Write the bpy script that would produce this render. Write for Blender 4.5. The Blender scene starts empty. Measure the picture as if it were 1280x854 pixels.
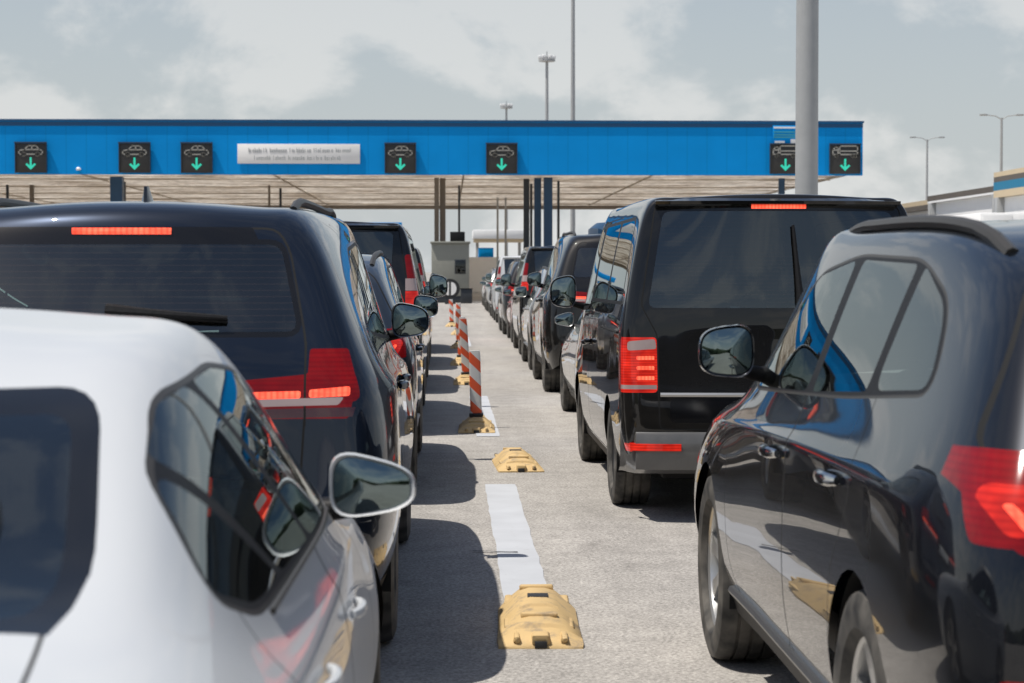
import bpy, bmesh, math, random
from mathutils import Vector, Matrix
from mathutils.bvhtree import BVHTree
from mathutils.interpolate import poly_3d_calc
R = math.radians
random.seed(7)
sc = bpy.context.scene
col = sc.collection
PI = math.pi

# ------------------------------------------------------------------ materials
def nodes_mat(name):
    m = bpy.data.materials.new(name); m.use_nodes = True
    nt = m.node_tree
    return m, nt, nt.nodes['Principled BSDF']

def plain(name, c, rough=.5, metal=0., emit=None, es=0., coat=0., spec=.5, var=0., scale=30.):
    m, nt, b = nodes_mat(name)
    b.inputs['Base Color'].default_value = (*c, 1)
    b.inputs['Roughness'].default_value = rough
    b.inputs['Metallic'].default_value = metal
    b.inputs['Coat Weight'].default_value = coat
    b.inputs['Coat Roughness'].default_value = .03
    b.inputs['Specular IOR Level'].default_value = spec
    if emit:
        b.inputs['Emission Color'].default_value = (*emit, 1); b.inputs['Emission Strength'].default_value = es
    if var:
        tc = nt.nodes.new('ShaderNodeTexCoord'); n = nt.nodes.new('ShaderNodeTexNoise')
        n.inputs['Scale'].default_value = scale; n.inputs['Detail'].default_value = 5
        nt.links.new(tc.outputs['Object'], n.inputs['Vector'])
        mx = nt.nodes.new('ShaderNodeMix'); mx.data_type = 'RGBA'
        mx.inputs[6].default_value = (*[x*(1-var) for x in c], 1)
        mx.inputs[7].default_value = (*[min(1, x*(1+var)) for x in c], 1)
        nt.links.new(n.outputs['Fac'], mx.inputs[0])
        nt.links.new(mx.outputs[2], b.inputs['Base Color'])
        bp = nt.nodes.new('ShaderNodeBump'); bp.inputs['Strength'].default_value = .15; bp.inputs['Distance'].default_value = .01
        nt.links.new(n.outputs['Fac'], bp.inputs['Height']); nt.links.new(bp.outputs[0], b.inputs['Normal'])
    return m

def paint(name, c, metal=.0, rough=.35, dust=.25, coat=1.0):
    """car paint: clear coat, fine flake, road dust towards the sills, dark inner skin"""
    m, nt, b = nodes_mat(name)
    N, L = nt.nodes, nt.links
    geo = N.new('ShaderNodeNewGeometry'); sep = N.new('ShaderNodeSeparateXYZ')
    L.new(geo.outputs['Position'], sep.inputs[0])
    mr = N.new('ShaderNodeMapRange'); mr.inputs['From Min'].default_value = .15; mr.inputs['From Max'].default_value = 1.0
    mr.inputs['To Min'].default_value = dust; mr.inputs['To Max'].default_value = dust*.12
    L.new(sep.outputs['Z'], mr.inputs['Value'])
    tc = N.new('ShaderNodeTexCoord')
    n1 = N.new('ShaderNodeTexNoise'); n1.inputs['Scale'].default_value = 3.5; n1.inputs['Detail'].default_value = 8
    n1.inputs['Roughness'].default_value = .65
    L.new(tc.outputs['Object'], n1.inputs['Vector'])
    mul = N.new('ShaderNodeMath'); mul.operation = 'MULTIPLY'
    L.new(mr.outputs[0], mul.inputs[0]); L.new(n1.outputs['Fac'], mul.inputs[1])
    mx = N.new('ShaderNodeMix'); mx.data_type = 'RGBA'
    mx.inputs[6].default_value = (*c, 1); mx.inputs[7].default_value = (.30, .27, .23, 1)
    L.new(mul.outputs[0], mx.inputs[0])
    bk = N.new('ShaderNodeMix'); bk.data_type = 'RGBA'
    bk.inputs[7].default_value = (.02, .02, .022, 1)
    L.new(geo.outputs['Backfacing'], bk.inputs[0]); L.new(mx.outputs[2], bk.inputs[6])
    L.new(bk.outputs[2], b.inputs['Base Color'])
    b.inputs['Metallic'].default_value = metal
    b.inputs['Roughness'].default_value = rough
    inv = N.new('ShaderNodeMath'); inv.operation = 'SUBTRACT'; inv.inputs[0].default_value = coat
    L.new(geo.outputs['Backfacing'], inv.inputs[1])
    L.new(inv.outputs[0], b.inputs['Coat Weight'])
    cr = N.new('ShaderNodeMapRange'); cr.inputs['To Min'].default_value = .015; cr.inputs['To Max'].default_value = .10
    L.new(n1.outputs['Fac'], cr.inputs['Value']); L.new(mul.outputs[0], cr.inputs['Value'])
    L.new(cr.outputs[0], b.inputs['Coat Roughness'])
    b.inputs['Specular IOR Level'].default_value = .5 if c[0] > .1 else .05
    # faint waviness of the sheet metal
    n2 = N.new('ShaderNodeTexNoise'); n2.inputs['Scale'].default_value = 2.2; n2.inputs['Detail'].default_value = 1
    L.new(tc.outputs['Object'], n2.inputs['Vector'])
    bp = N.new('ShaderNodeBump'); bp.inputs['Strength'].default_value = .10; bp.inputs['Distance'].default_value = .008
    L.new(n2.outputs['Fac'], bp.inputs['Height'])
    L.new(bp.outputs[0], b.inputs['Coat Normal'])
    return m

def glass(name, tint, refl=1.0, rough=.0, lines=0, ior=1.62):
    m = bpy.data.materials.new(name); m.use_nodes = True
    nt = m.node_tree; N, L = nt.nodes, nt.links
    N.remove(N['Principled BSDF']); out = N['Material Output']
    tr = N.new('ShaderNodeBsdfTransparent'); tr.inputs[0].default_value = (*tint, 1)
    gl = N.new('ShaderNodeBsdfGlossy'); gl.inputs['Roughness'].default_value = rough
    gl.inputs[0].default_value = (refl*.94, refl, refl, 1)
    df = N.new('ShaderNodeBsdfDiffuse'); df.inputs[0].default_value = (.22, .21, .19, 1)
    fr = N.new('ShaderNodeFresnel'); fr.inputs['IOR'].default_value = ior
    tc = N.new('ShaderNodeTexCoord'); n = N.new('ShaderNodeTexNoise'); n.inputs['Scale'].default_value = 6; n.inputs['Detail'].default_value = 7
    L.new(tc.outputs['Object'], n.inputs['Vector'])
    ds = N.new('ShaderNodeMapRange'); ds.inputs['From Min'].default_value = .4; ds.inputs['From Max'].default_value = .8
    ds.inputs['To Min'].default_value = .003; ds.inputs['To Max'].default_value = .028
    L.new(n.outputs['Fac'], ds.inputs['Value'])
    m0 = N.new('ShaderNodeMixShader'); L.new(ds.outputs[0], m0.inputs[0]); L.new(tr.outputs[0], m0.inputs[1]); L.new(df.outputs[0], m0.inputs[2])
    if lines:
        sp = N.new('ShaderNodeSeparateXYZ'); L.new(tc.outputs['Object'], sp.inputs[0])
        q = N.new('ShaderNodeMath'); q.operation = 'MULTIPLY'; q.inputs[1].default_value = lines; L.new(sp.outputs['Z'], q.inputs[0])
        q2 = N.new('ShaderNodeMath'); q2.operation = 'FRACT'; L.new(q.outputs[0], q2.inputs[0])
        q3 = N.new('ShaderNodeMath'); q3.operation = 'LESS_THAN'; q3.inputs[1].default_value = .11; L.new(q2.outputs[0], q3.inputs[0])
        q4 = N.new('ShaderNodeMath'); q4.operation = 'MULTIPLY'; q4.inputs[1].default_value = .10; L.new(q3.outputs[0], q4.inputs[0])
        dl = N.new('ShaderNodeBsdfDiffuse'); dl.inputs[0].default_value = (.16, .10, .07, 1)
        m1 = N.new('ShaderNodeMixShader'); L.new(q4.outputs[0], m1.inputs[0]); L.new(m0.outputs[0], m1.inputs[1]); L.new(dl.outputs[0], m1.inputs[2]); m0 = m1
    mx = N.new('ShaderNodeMixShader')
    L.new(fr.outputs[0], mx.inputs[0]); L.new(m0.outputs[0], mx.inputs[1]); L.new(gl.outputs[0], mx.inputs[2])
    L.new(mx.outputs[0], out.inputs['Surface'])
    return m

M = {}
M['white'] = paint('white_paint', (.56, .575, .585), 0, .45, .08, .5)
M['navy'] = paint('dark_navy_paint', (.008, .0135, .026), .45, .32, .04)
M['nearblack'] = paint('deep_black_paint', (.004, .0055, .009), .3, .3, .10)
M['black'] = paint('black_paint', (.006, .006, .0075), .1, .4, .12)
M['dusty'] = paint('dusty_black_paint', (.006, .0057, .0055), .0, .4, .10, 1.)
M['blueblack'] = paint('blue_black_paint', (.045, .058, .078), .75, .36, .10)
M['greyblue'] = paint('grey_blue_paint', (.10, .12, .15), .6, .35, .2)
M['silver'] = paint('silver_paint', (.50, .50, .49), .7, .35, .3)
M['grey'] = paint('grey_paint', (.13, .13, .13), .5, .35, .35)
M['red'] = paint('red_paint', (.35, .02, .02), .1, .35, .25)
M['champagne'] = paint('champagne_paint', (.36, .33, .28), .6, .35, .3)
M['truckwhite'] = plain('truck_white', (.80, .80, .79), .5, var=.05, scale=3)
M['glass'] = glass('tinted_glass', (.22, .28, .28), ior=2.0)
M['clearglass'] = glass('clear_car_glass', (.68, .76, .74), ior=1.75)
M['darkglass'] = glass('privacy_glass', (.07, .085, .085))
M['heated'] = glass('heated_rear_glass', (.24, .37, .39), lines=44, ior=1.98)
M['bumper'] = plain('dusty_bumper', (.10, .097, .092), .28, var=.25, scale=12, coat=.6)
M['rubber'] = plain('rubber', (.018, .018, .019), .55)
M['plastic'] = plain('black_plastic', (.014, .014, .015), .5, spec=.15, var=.3, scale=60)
M['gloss'] = plain('gloss_black_trim', (.008, .008, .009), .12)
M['gap'] = plain('shut_gap', (.004, .004, .004), .9)
M['inside'] = plain('seat_fabric', (.050, .052, .056), .8, var=.3, scale=80)
M['inner'] = plain('cabin_lining', (.02, .02, .022), .9)
M['chrome'] = plain('chrome', (.62, .62, .60), .12, 1.)
M['alu'] = plain('aluminium', (.42, .42, .41), .38, 1.)
M['alloy'] = plain('alloy_wheel', (.66, .66, .65), .32, .8, var=.12, scale=8)
M['alloydark'] = plain('dark_alloy_wheel', (.10, .10, .10), .4, .8)
def lamp(name, c0, c1, e0, e1, es, cell=42., rough=.12, ribs=(2, 62.), deep=.5):
    """ribbed lamp lens over a faceted reflector: the glow is uneven"""
    m, nt, b = nodes_mat(name); N, L = nt.nodes, nt.links
    tc = N.new('ShaderNodeTexCoord'); v = N.new('ShaderNodeTexNoise'); v.inputs['Scale'].default_value = cell; v.inputs['Detail'].default_value = 2
    mp = N.new('ShaderNodeMapping'); mp.inputs['Scale'].default_value = (.35, .35, 1.6); L.new(tc.outputs['Object'], mp.inputs[0]); L.new(mp.outputs[0], v.inputs['Vector'])
    n = N.new('ShaderNodeTexNoise'); n.inputs['Scale'].default_value = 9; n.inputs['Detail'].default_value = 3; L.new(tc.outputs['Object'], n.inputs['Vector'])
    ad = N.new('ShaderNodeMath'); ad.operation = 'MULTIPLY_ADD'; ad.inputs[1].default_value = .55; L.new(v.outputs['Fac'], ad.inputs[0]); L.new(n.outputs['Fac'], ad.inputs[2])
    mr = N.new('ShaderNodeMapRange'); mr.inputs['From Min'].default_value = .45; mr.inputs['From Max'].default_value = 1.1; L.new(ad.outputs[0], mr.inputs['Value'])
    sx = N.new('ShaderNodeSeparateXYZ'); L.new(tc.outputs['Object'], sx.inputs[0])
    r1 = N.new('ShaderNodeMath'); r1.operation = 'MULTIPLY'; r1.inputs[1].default_value = ribs[1]; L.new(sx.outputs[ribs[0]], r1.inputs[0])
    r2 = N.new('ShaderNodeMath'); r2.operation = 'PINGPONG'; r2.inputs[1].default_value = .5; L.new(r1.outputs[0], r2.inputs[0])
    r3 = N.new('ShaderNodeMapRange'); r3.inputs['From Max'].default_value = .35; r3.inputs['To Min'].default_value = 1-deep; L.new(r2.outputs[0], r3.inputs['Value'])
    r4 = N.new('ShaderNodeMath'); r4.operation = 'MULTIPLY'; L.new(mr.outputs[0], r4.inputs[0]); L.new(r3.outputs[0], r4.inputs[1]); mr = r4
    for key, a, c in (('Base Color', c0, c1), ('Emission Color', e0, e1)):
        mx = N.new('ShaderNodeMix'); mx.data_type = 'RGBA'; mx.inputs[6].default_value = (*a, 1); mx.inputs[7].default_value = (*c, 1)
        L.new(mr.outputs[0], mx.inputs[0]); L.new(mx.outputs[2], b.inputs[key])
    b.inputs['Emission Strength'].default_value = es; b.inputs['Roughness'].default_value = rough; b.inputs['Specular IOR Level'].default_value = .1
    b.inputs['Coat Weight'].default_value = .55; b.inputs['Coat Roughness'].default_value = .02
    return m
M['tail'] = lamp('tail_lamp_red', (.12, .002, .003), (.22, .004, .005), (.12, .0, .0), (.8, .008, .008), .10, 14)
M['taildark'] = plain('tail_lamp_dark', (.05, .003, .004), .1, coat=1)
M['taillit'] = lamp('tail_lamp_lit', (.10, .002, .002), (.30, .008, .006), (.22, .002, .002), (1, .045, .022), .82, 22)
M['tailhot'] = lamp('tail_lamp_glow', (.6, .05, .03), (.7, .12, .07), (.8, .03, .012), (1, .20, .10), 1.5, 60, ribs=(0, 48.), deep=.75)
M['tailclear'] = plain('tail_lamp_clear', (.40, .30, .28), .15, coat=1)
M['tailamber'] = plain('tail_lamp_amber', (.8, .25, .03), .2, emit=(1, .25, .03), es=.35, coat=1)
M['headlamp'] = plain('head_lamp', (.55, .57, .58), .08, .6, coat=1)
M['mirror'] = plain('mirror_glass', (.20, .245, .245), .015, 1.)
M['plate'] = plain('plate_white', (.7, .7, .68), .4)

def tyre_mat():
    m, nt, b = nodes_mat('tyre_rubber'); N, L = nt.nodes, nt.links
    tc = N.new('ShaderNodeTexCoord'); n = N.new('ShaderNodeTexNoise'); n.inputs['Scale'].default_value = 9; n.inputs['Detail'].default_value = 6
    L.new(tc.outputs['Object'], n.inputs['Vector'])
    r = N.new('ShaderNodeValToRGB'); r.color_ramp.elements[0].color = (.016, .016, .016, 1); r.color_ramp.elements[1].color = (.15, .138, .12, 1)
    r.color_ramp.elements[0].position = .35; r.color_ramp.elements[1].position = .8
    L.new(n.outputs['Fac'], r.inputs[0]); L.new(r.outputs[0], b.inputs['Base Color']); b.inputs['Roughness'].default_value = .75
    return m
M['tyre'] = tyre_mat()

def asphalt():
    m, nt, b = nodes_mat('asphalt'); N, L = nt.nodes, nt.links
    geo = N.new('ShaderNodeNewGeometry')
    def noise(s, d=6, rough=.6, vec=None):
        n = N.new('ShaderNodeTexNoise'); n.inputs['Scale'].default_value = s; n.inputs['Detail'].default_value = d
        n.inputs['Roughness'].default_value = rough
        L.new(vec or geo.outputs['Position'], n.inputs['Vector']); return n
    fine = noise(55, 4, .8); mid = noise(4.0, 6); big = noise(.35, 4)
    st = N.new('ShaderNodeMapping'); st.inputs['Scale'].default_value = (1.4, .06, 1); L.new(geo.outputs['Position'], st.inputs[0])
    streak = noise(1.2, 5, .6, st.outputs[0])
    vor = N.new('ShaderNodeTexVoronoi'); vor.inputs['Scale'].default_value = 95; L.new(geo.outputs['Position'], vor.inputs['Vector'])
    r = N.new('ShaderNodeValToRGB')
    r.color_ramp.elements[0].position = .30; r.color_ramp.elements[0].color = (.17, .16, .148, 1)
    r.color_ramp.elements[1].position = .66; r.color_ramp.elements[1].color = (.50, .472, .435, 1)
    L.new(fine.outputs['Fac'], r.inputs[0])
    def mul(a, fac, lo, hi, f0=.3, f1=.7):
        mr = N.new('ShaderNodeMapRange'); mr.inputs['From Min'].default_value = f0; mr.inputs['From Max'].default_value = f1
        mr.inputs['To Min'].default_value = lo; mr.inputs['To Max'].default_value = hi
        L.new(fac, mr.inputs['Value'])
        mx = N.new('ShaderNodeMix'); mx.data_type = 'RGBA'; mx.blend_type = 'MULTIPLY'; mx.inputs[0].default_value = 1
        L.new(a, mx.inputs[6]); L.new(mr.outputs[0], mx.inputs[7]); return mx.outputs[2]
    c = mul(r.outputs[0], mid.outputs['Fac'], .86, 1.12)
    c = mul(c, big.outputs['Fac'], .88, 1.1)
    c = mul(c, streak.outputs['Fac'], .84, 1.08)
    mst = N.new('ShaderNodeMapping'); mst.inputs['Scale'].default_value = (1.6, .55, 1); L.new(geo.outputs['Position'], mst.inputs[0])
    spot = noise(1.1, 7, .7, mst.outputs[0]); c = mul(c, spot.outputs['Fac'], .66, 1.0, .26, .40)
    drip = noise(9, 3, .5); c = mul(c, drip.outputs['Fac'], .62, 1.0, .22, .30)
    # per-chipping tint
    c = mul(c, vor.outputs['Color'], .72, 1.25, 0, 1)
    L.new(c, b.inputs['Base Color']); b.inputs['Roughness'].default_value = .85; b.inputs['Specular IOR Level'].default_value = .25
    bp = N.new('ShaderNodeBump'); bp.inputs['Strength'].default_value = .5; bp.inputs['Distance'].default_value = .0022
    L.new(fine.outputs['Fac'], bp.inputs['Height']); L.new(bp.outputs[0], b.inputs['Normal'])
    return m
M['asphalt'] = asphalt()

def worn(name, c, under, thr=.38, scale=14, bumpy=.2):
    m, nt, b = nodes_mat(name); N, L = nt.nodes, nt.links
    geo = N.new('ShaderNodeNewGeometry')
    n = N.new('ShaderNodeTexNoise'); n.inputs['Scale'].default_value = scale; n.inputs['Detail'].default_value = 9; n.inputs['Roughness'].default_value = .75
    L.new(geo.outputs['Position'], n.inputs['Vector'])
    r = N.new('ShaderNodeValToRGB'); r.color_ramp.elements[0].position = thr-.08; r.color_ramp.elements[1].position = thr+.06
    r.color_ramp.elements[0].color = (*under, 1); r.color_ramp.elements[1].color = (*c, 1)
    L.new(n.outputs['Fac'], r.inputs[0])
    n2 = N.new('ShaderNodeTexNoise'); n2.inputs['Scale'].default_value = 3; n2.inputs['Detail'].default_value = 6
    L.new(geo.outputs['Position'], n2.inputs['Vector'])
    mr = N.new('ShaderNodeMapRange'); mr.inputs['To Min'].default_value = .78; mr.inputs['To Max'].default_value = 1.15; L.new(n2.outputs['Fac'], mr.inputs['Value'])
    mx = N.new('ShaderNodeMix'); mx.data_type = 'RGBA'; mx.blend_type = 'MULTIPLY'; mx.inputs[0].default_value = 1
    L.new(r.outputs[0], mx.inputs[6]); L.new(mr.outputs[0], mx.inputs[7])
    L.new(mx.outputs[2], b.inputs['Base Color']); b.inputs['Roughness'].default_value = .7
    bp = N.new('ShaderNodeBump'); bp.inputs['Strength'].default_value = bumpy; bp.inputs['Distance'].default_value = .005
    L.new(n.outputs['Fac'], bp.inputs['Height']); L.new(bp.outputs[0], b.inputs['Normal'])
    return m
M['line'] = worn('road_marking', (.47, .485, .51), (.33, .32, .31), .34, 20)
M['yellow'] = worn('yellow_rubber', (.57, .40, .185), (.31, .235, .15), .425, 9, .6)
M['dark_strip'] = plain('road_dark_strip', (.05, .05, .055), .7)

def stripes():
    m, nt, b = nodes_mat('red_white_stripes'); N, L = nt.nodes, nt.links
    tc = N.new('ShaderNodeTexCoord'); sp = N.new('ShaderNodeSeparateXYZ'); L.new(tc.outputs['Object'], sp.inputs[0])
    a = N.new('ShaderNodeMath'); a.operation = 'ADD'; L.new(sp.outputs['X'], a.inputs[0]); L.new(sp.outputs['Z'], a.inputs[1])
    d = N.new('ShaderNodeMath'); d.operation = 'DIVIDE'; L.new(a.outputs[0], d.inputs[0]); d.inputs[1].default_value = .235
    f = N.new('ShaderNodeMath'); f.operation = 'FRACT'; L.new(d.outputs[0], f.inputs[0])
    g = N.new('ShaderNodeMath'); g.operation = 'GREATER_THAN'; L.new(f.outputs[0], g.inputs[0]); g.inputs[1].default_value = .46
    n = N.new('ShaderNodeTexNoise'); n.inputs['Scale'].default_value = 25; L.new(tc.outputs['Object'], n.inputs['Vector'])
    mx = N.new('ShaderNodeMix'); mx.data_type = 'RGBA'
    mx.inputs[6].default_value = (.72, .10, .03, 1); mx.inputs[7].default_value = (.66, .66, .64, 1)
    L.new(g.outputs[0], mx.inputs[0]); L.new(mx.outputs[2], b.inputs['Base Color']); b.inputs['Roughness'].default_value = .45
    return m
M['stripes'] = stripes()

def cladding(name, c, scale, axis=0, var=.06, rough=.45):
    """ribbed metal sheet"""
    m, nt, b = nodes_mat(name); N, L = nt.nodes, nt.links
    tc = N.new('ShaderNodeTexCoord'); sp = N.new('ShaderNodeSeparateXYZ'); L.new(tc.outputs['Object'], sp.inputs[0])
    w = N.new('ShaderNodeMath'); w.operation = 'MULTIPLY'; w.inputs[1].default_value = scale; L.new(sp.outputs[axis], w.inputs[0])
    s = N.new('ShaderNodeMath'); s.operation = 'FRACT'; L.new(w.outputs[0], s.inputs[0])
    g = N.new('ShaderNodeMapRange'); g.inputs['From Min'].default_value = .0; g.inputs['From Max'].default_value = .07
    g.inputs['To Min'].default_value = .80; g.inputs['To Max'].default_value = 1; L.new(s.outputs[0], g.inputs['Value'])
    n = N.new('ShaderNodeTexNoise'); n.inputs['Scale'].default_value = .6; n.inputs['Detail'].default_value = 5; L.new(tc.outputs['Object'], n.inputs['Vector'])
    mr = N.new('ShaderNodeMapRange'); mr.inputs['To Min'].default_value = 1-var; mr.inputs['To Max'].default_value = 1+var; L.new(n.outputs['Fac'], mr.inputs['Value'])
    k = N.new('ShaderNodeMath'); k.operation = 'MULTIPLY'; L.new(g.outputs[0], k.inputs[0]); L.new(mr.outputs[0], k.inputs[1])
    mx = N.new('ShaderNodeMix'); mx.data_type = 'RGBA'; mx.blend_type = 'MULTIPLY'; mx.inputs[0].default_value = 1
    mx.inputs[6].default_value = (*c, 1); L.new(k.outputs[0], mx.inputs[7]); L.new(mx.outputs[2], b.inputs['Base Color'])
    b.inputs['Roughness'].default_value = rough
    return m
M['fascia'] = cladding('blue_cladding', (.001, .285, .72), 1.0, var=.12, rough=.6)
M['fascia'].node_tree.nodes['Principled BSDF'].inputs['Specular IOR Level'].default_value = .12
M['fasciatop'] = plain('blue_flashing', (.004, .075, .19), .5)
def translucent_sheet():
    """ribbed light-passing roofing sheet"""
    m, nt, b = nodes_mat('translucent_roof_sheet'); N, L = nt.nodes, nt.links
    out = N['Material Output']
    tc = N.new('ShaderNodeTexCoord'); mp = N.new('ShaderNodeMapping'); mp.inputs['Scale'].default_value = (.25, 1.3, 1); L.new(tc.outputs['Object'], mp.inputs[0])
    n = N.new('ShaderNodeTexNoise'); n.inputs['Scale'].default_value = 1.1; n.inputs['Detail'].default_value = 6; L.new(mp.outputs[0], n.inputs['Vector'])
    r = N.new('ShaderNodeValToRGB'); r.color_ramp.elements[0].position = .34; r.color_ramp.elements[0].color = (.46, .39, .32, 1)
    r.color_ramp.elements[1].position = .62; r.color_ramp.elements[1].color = (.95, .91, .85, 1)
    L.new(n.outputs['Fac'], r.inputs[0]); L.new(r.outputs[0], b.inputs['Base Color']); b.inputs['Roughness'].default_value = .7
    n2 = N.new('ShaderNodeTexNoise'); n2.inputs['Scale'].default_value = 3.2; n2.inputs['Detail'].default_value = 4
    m2 = N.new('ShaderNodeMapping'); m2.inputs['Scale'].default_value = (.9, .5, 1); L.new(tc.outputs['Object'], m2.inputs[0]); L.new(m2.outputs[0], n2.inputs['Vector'])
    q = N.new('ShaderNodeMapRange'); q.inputs['From Min'].default_value = .38; q.inputs['From Max'].default_value = .6; q.inputs['To Min'].default_value = .74; q.inputs['To Max'].default_value = 1.0
    L.new(n2.outputs['Fac'], q.inputs['Value'])
    mm_ = N.new('ShaderNodeMix'); mm_.data_type = 'RGBA'; mm_.blend_type = 'MULTIPLY'; mm_.inputs[0].default_value = 1; L.new(r.outputs[0], mm_.inputs[6]); L.new(q.outputs[0], mm_.inputs[7])
    L.new(mm_.outputs[2], b.inputs['Base Color'])
    t = N.new('ShaderNodeBsdfTranslucent'); L.new(mm_.outputs[2], t.inputs[0])
    mx = N.new('ShaderNodeMixShader'); mx.inputs[0].default_value = .72
    L.new(b.outputs[0], mx.inputs[1]); L.new(t.outputs[0], mx.inputs[2]); L.new(mx.outputs[0], out.inputs['Surface'])
    return m
M['soffit'] = translucent_sheet()
M['tanbeam'] = plain('beam_paint', (.50, .43, .34), .6, var=.2, scale=2)
M['rail'] = plain('roof_rail_grey', (.045, .042, .038), .4, spec=.2)
M['steelbeam'] = plain('brown_steel', (.16, .13, .10), .6, var=.2, scale=2)
M['bluesteel'] = plain('blue_steel', (.012, .05, .11), .4, var=.2, scale=3)
M['darksteel'] = plain('dark_steel', (.03, .035, .042), .5)
M['galv'] = plain('galvanised_steel', (.40, .405, .40), .5, .25, var=.12, scale=5)
M['signdark'] = plain('signal_face', (.035, .033, .030), .5)
M['signpale'] = plain('signal_pictogram', (.5, .47, .40), .5)
M['green'] = plain('signal_arrow_lit', (.02, .5, .35), .4, emit=(.04, .62, .42), es=.5)
M['signwhite'] = plain('white_sign', (.86, .84, .81), .5, var=.04, scale=2)
M['ink'] = plain('grey_lettering', (.42, .43, .42), .6)
M['booth'] = plain('booth_panel', (.25, .25, .215), .6, var=.08, scale=4)
M['tan'] = plain('tan_fascia', (.52, .42, .28), .6, var=.06, scale=1)
M['brown'] = plain('dark_brown_trim', (.10, .085, .07), .6)
M['teal'] = plain('teal_stripe', (.01, .16, .28), .5)

# ------------------------------------------------------------------ object helpers
def tag(o, label=None, cat=None, group=None, kind=None):
    if label: o['label'] = label
    if cat: o['category'] = cat
    if group: o['group'] = group
    if kind: o['kind'] = kind
    return o
def empty(name, loc=(0, 0, 0), rz=0):
    o = bpy.data.objects.new(name, None); col.objects.link(o); o.location = loc; o.rotation_euler = (0, 0, rz)
    o.empty_display_size = .2
    return o
def obj(name, bm, mats, parent=None, smooth=True, loc=None):
    me = bpy.data.meshes.new(name)
    bm.normal_update()
    bm.to_mesh(me); bm.free()
    if not isinstance(mats, (list, tuple)): mats = [mats]
    for m in mats: me.materials.append(m)
    if smooth:
        me.set_sharp_from_angle(angle=R(38)) if hasattr(me, 'set_sharp_from_angle') else None
        for p in me.polygons: p.use_smooth = True
    o = bpy.data.objects.new(name, me); col.objects.link(o)
    if parent: o.parent = parent
    if loc: o.location = loc
    return o
def kids(o): return [c for c in bpy.data.objects if c.parent == o]
def copy_tree(o, parent=None, mats=None):
    c = o.copy(); col.objects.link(c); c.parent = parent
    if mats and c.type == 'MESH':
        for s in c.material_slots:
            if s.material in mats:
                new = mats[s.material]; s.link = 'OBJECT'; s.material = new
    for ch in kids(o):
        if ch is not c: copy_tree(ch, c, mats)
    return c

def box(bm, c, s, bev=0, rot=None, seg=2, mat=0):
    r = bmesh.ops.create_cube(bm, size=1)
    vs = r['verts']
    for v in vs: v.co = Vector((v.co.x*s[0], v.co.y*s[1], v.co.z*s[2]))
    fs = set(f for v in vs for f in v.link_faces)
    if bev:
        es = list(set(e for v in vs for e in v.link_edges))
        rr = bmesh.ops.bevel(bm, geom=es, offset=bev, segments=seg, affect='EDGES', profile=.5)
        fs = set(f for f in rr['faces']) | set(f for f in fs if f.is_valid)
        vs = list(set(v for f in fs for v in f.verts))
    T = Matrix.Translation(Vector(c))
    if rot: T = T @ rot
    for v in vs: v.co = T @ v.co
    for f in fs: f.material_index = mat
    return fs
def tube(bm, pts, r, n=10, caps=True, mat=0):
    pts = [Vector(p) for p in pts]
    rs = r if isinstance(r, (list, tuple)) else [r]*len(pts)
    rings = []
    up = None
    for i, p in enumerate(pts):
        d = (pts[min(i+1, len(pts)-1)]-pts[max(i-1, 0)]).normalized()
        if up is None:
            up = Vector((0, 0, 1)) if abs(d.z) < .9 else Vector((1, 0, 0))
        a = d.cross(up).normalized(); b = a.cross(d).normalized(); up = b
        rings.append([bm.verts.new(p+a*math.cos(2*PI*k/n)*rs[i]+b*math.sin(2*PI*k/n)*rs[i]) for k in range(n)])
    for A, B in zip(rings, rings[1:]):
        for k in range(n):
            f = bm.faces.new((A[k], A[(k+1) % n], B[(k+1) % n], B[k])); f.material_index = mat
    if caps:
        bm.faces.new(list(reversed(rings[0]))).material_index = mat; bm.faces.new(rings[-1]).material_index = mat
    bmesh.ops.recalc_face_normals(bm, faces=list(set(f for r_ in rings for v in r_ for f in v.link_faces)))
def lathe(bm, prof, n=40, axis='x', a0=0, a1=2*PI, mat=0):
    """profile (u along axis, r)"""
    full = abs(a1-a0-2*PI) < 1e-6
    cnt = n if full else n+1
    rings = []
    for k in range(cnt):
        a = a0+(a1-a0)*k/n
        ring = []
        for u, r in prof:
            if axis == 'x': co = (u, r*math.cos(a), r*math.sin(a))
            else: co = (r*math.cos(a), r*math.sin(a), u)
            ring.append(bm.verts.new(co))
        rings.append(ring)
    for k in range(n):
        A, B = rings[k], rings[(k+1) % cnt]
        for i in range(len(prof)-1):
            try: bm.faces.new((A[i], A[i+1], B[i+1], B[i])).material_index = mat
            except ValueError: pass
    bmesh.ops.recalc_face_normals(bm, faces=bm.faces)
def prism(bm, poly, y0, y1, mat=0, plane='xz'):
    def P(a, b, y): return (a, y, b) if plane == 'xz' else ((y, a, b) if plane == 'yz' else (a, b, y))
    A = [bm.verts.new(P(a, b, y0)) for a, b in poly]; B = [bm.verts.new(P(a, b, y1)) for a, b in poly]
    n = len(poly); fs = [bm.faces.new(A), bm.faces.new(list(reversed(B)))]
    for i in range(n): fs.append(bm.faces.new((A[i], B[i], B[(i+1) % n], A[(i+1) % n])))
    for f in fs: f.material_index = mat
    bmesh.ops.recalc_face_normals(bm, faces=fs)

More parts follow.
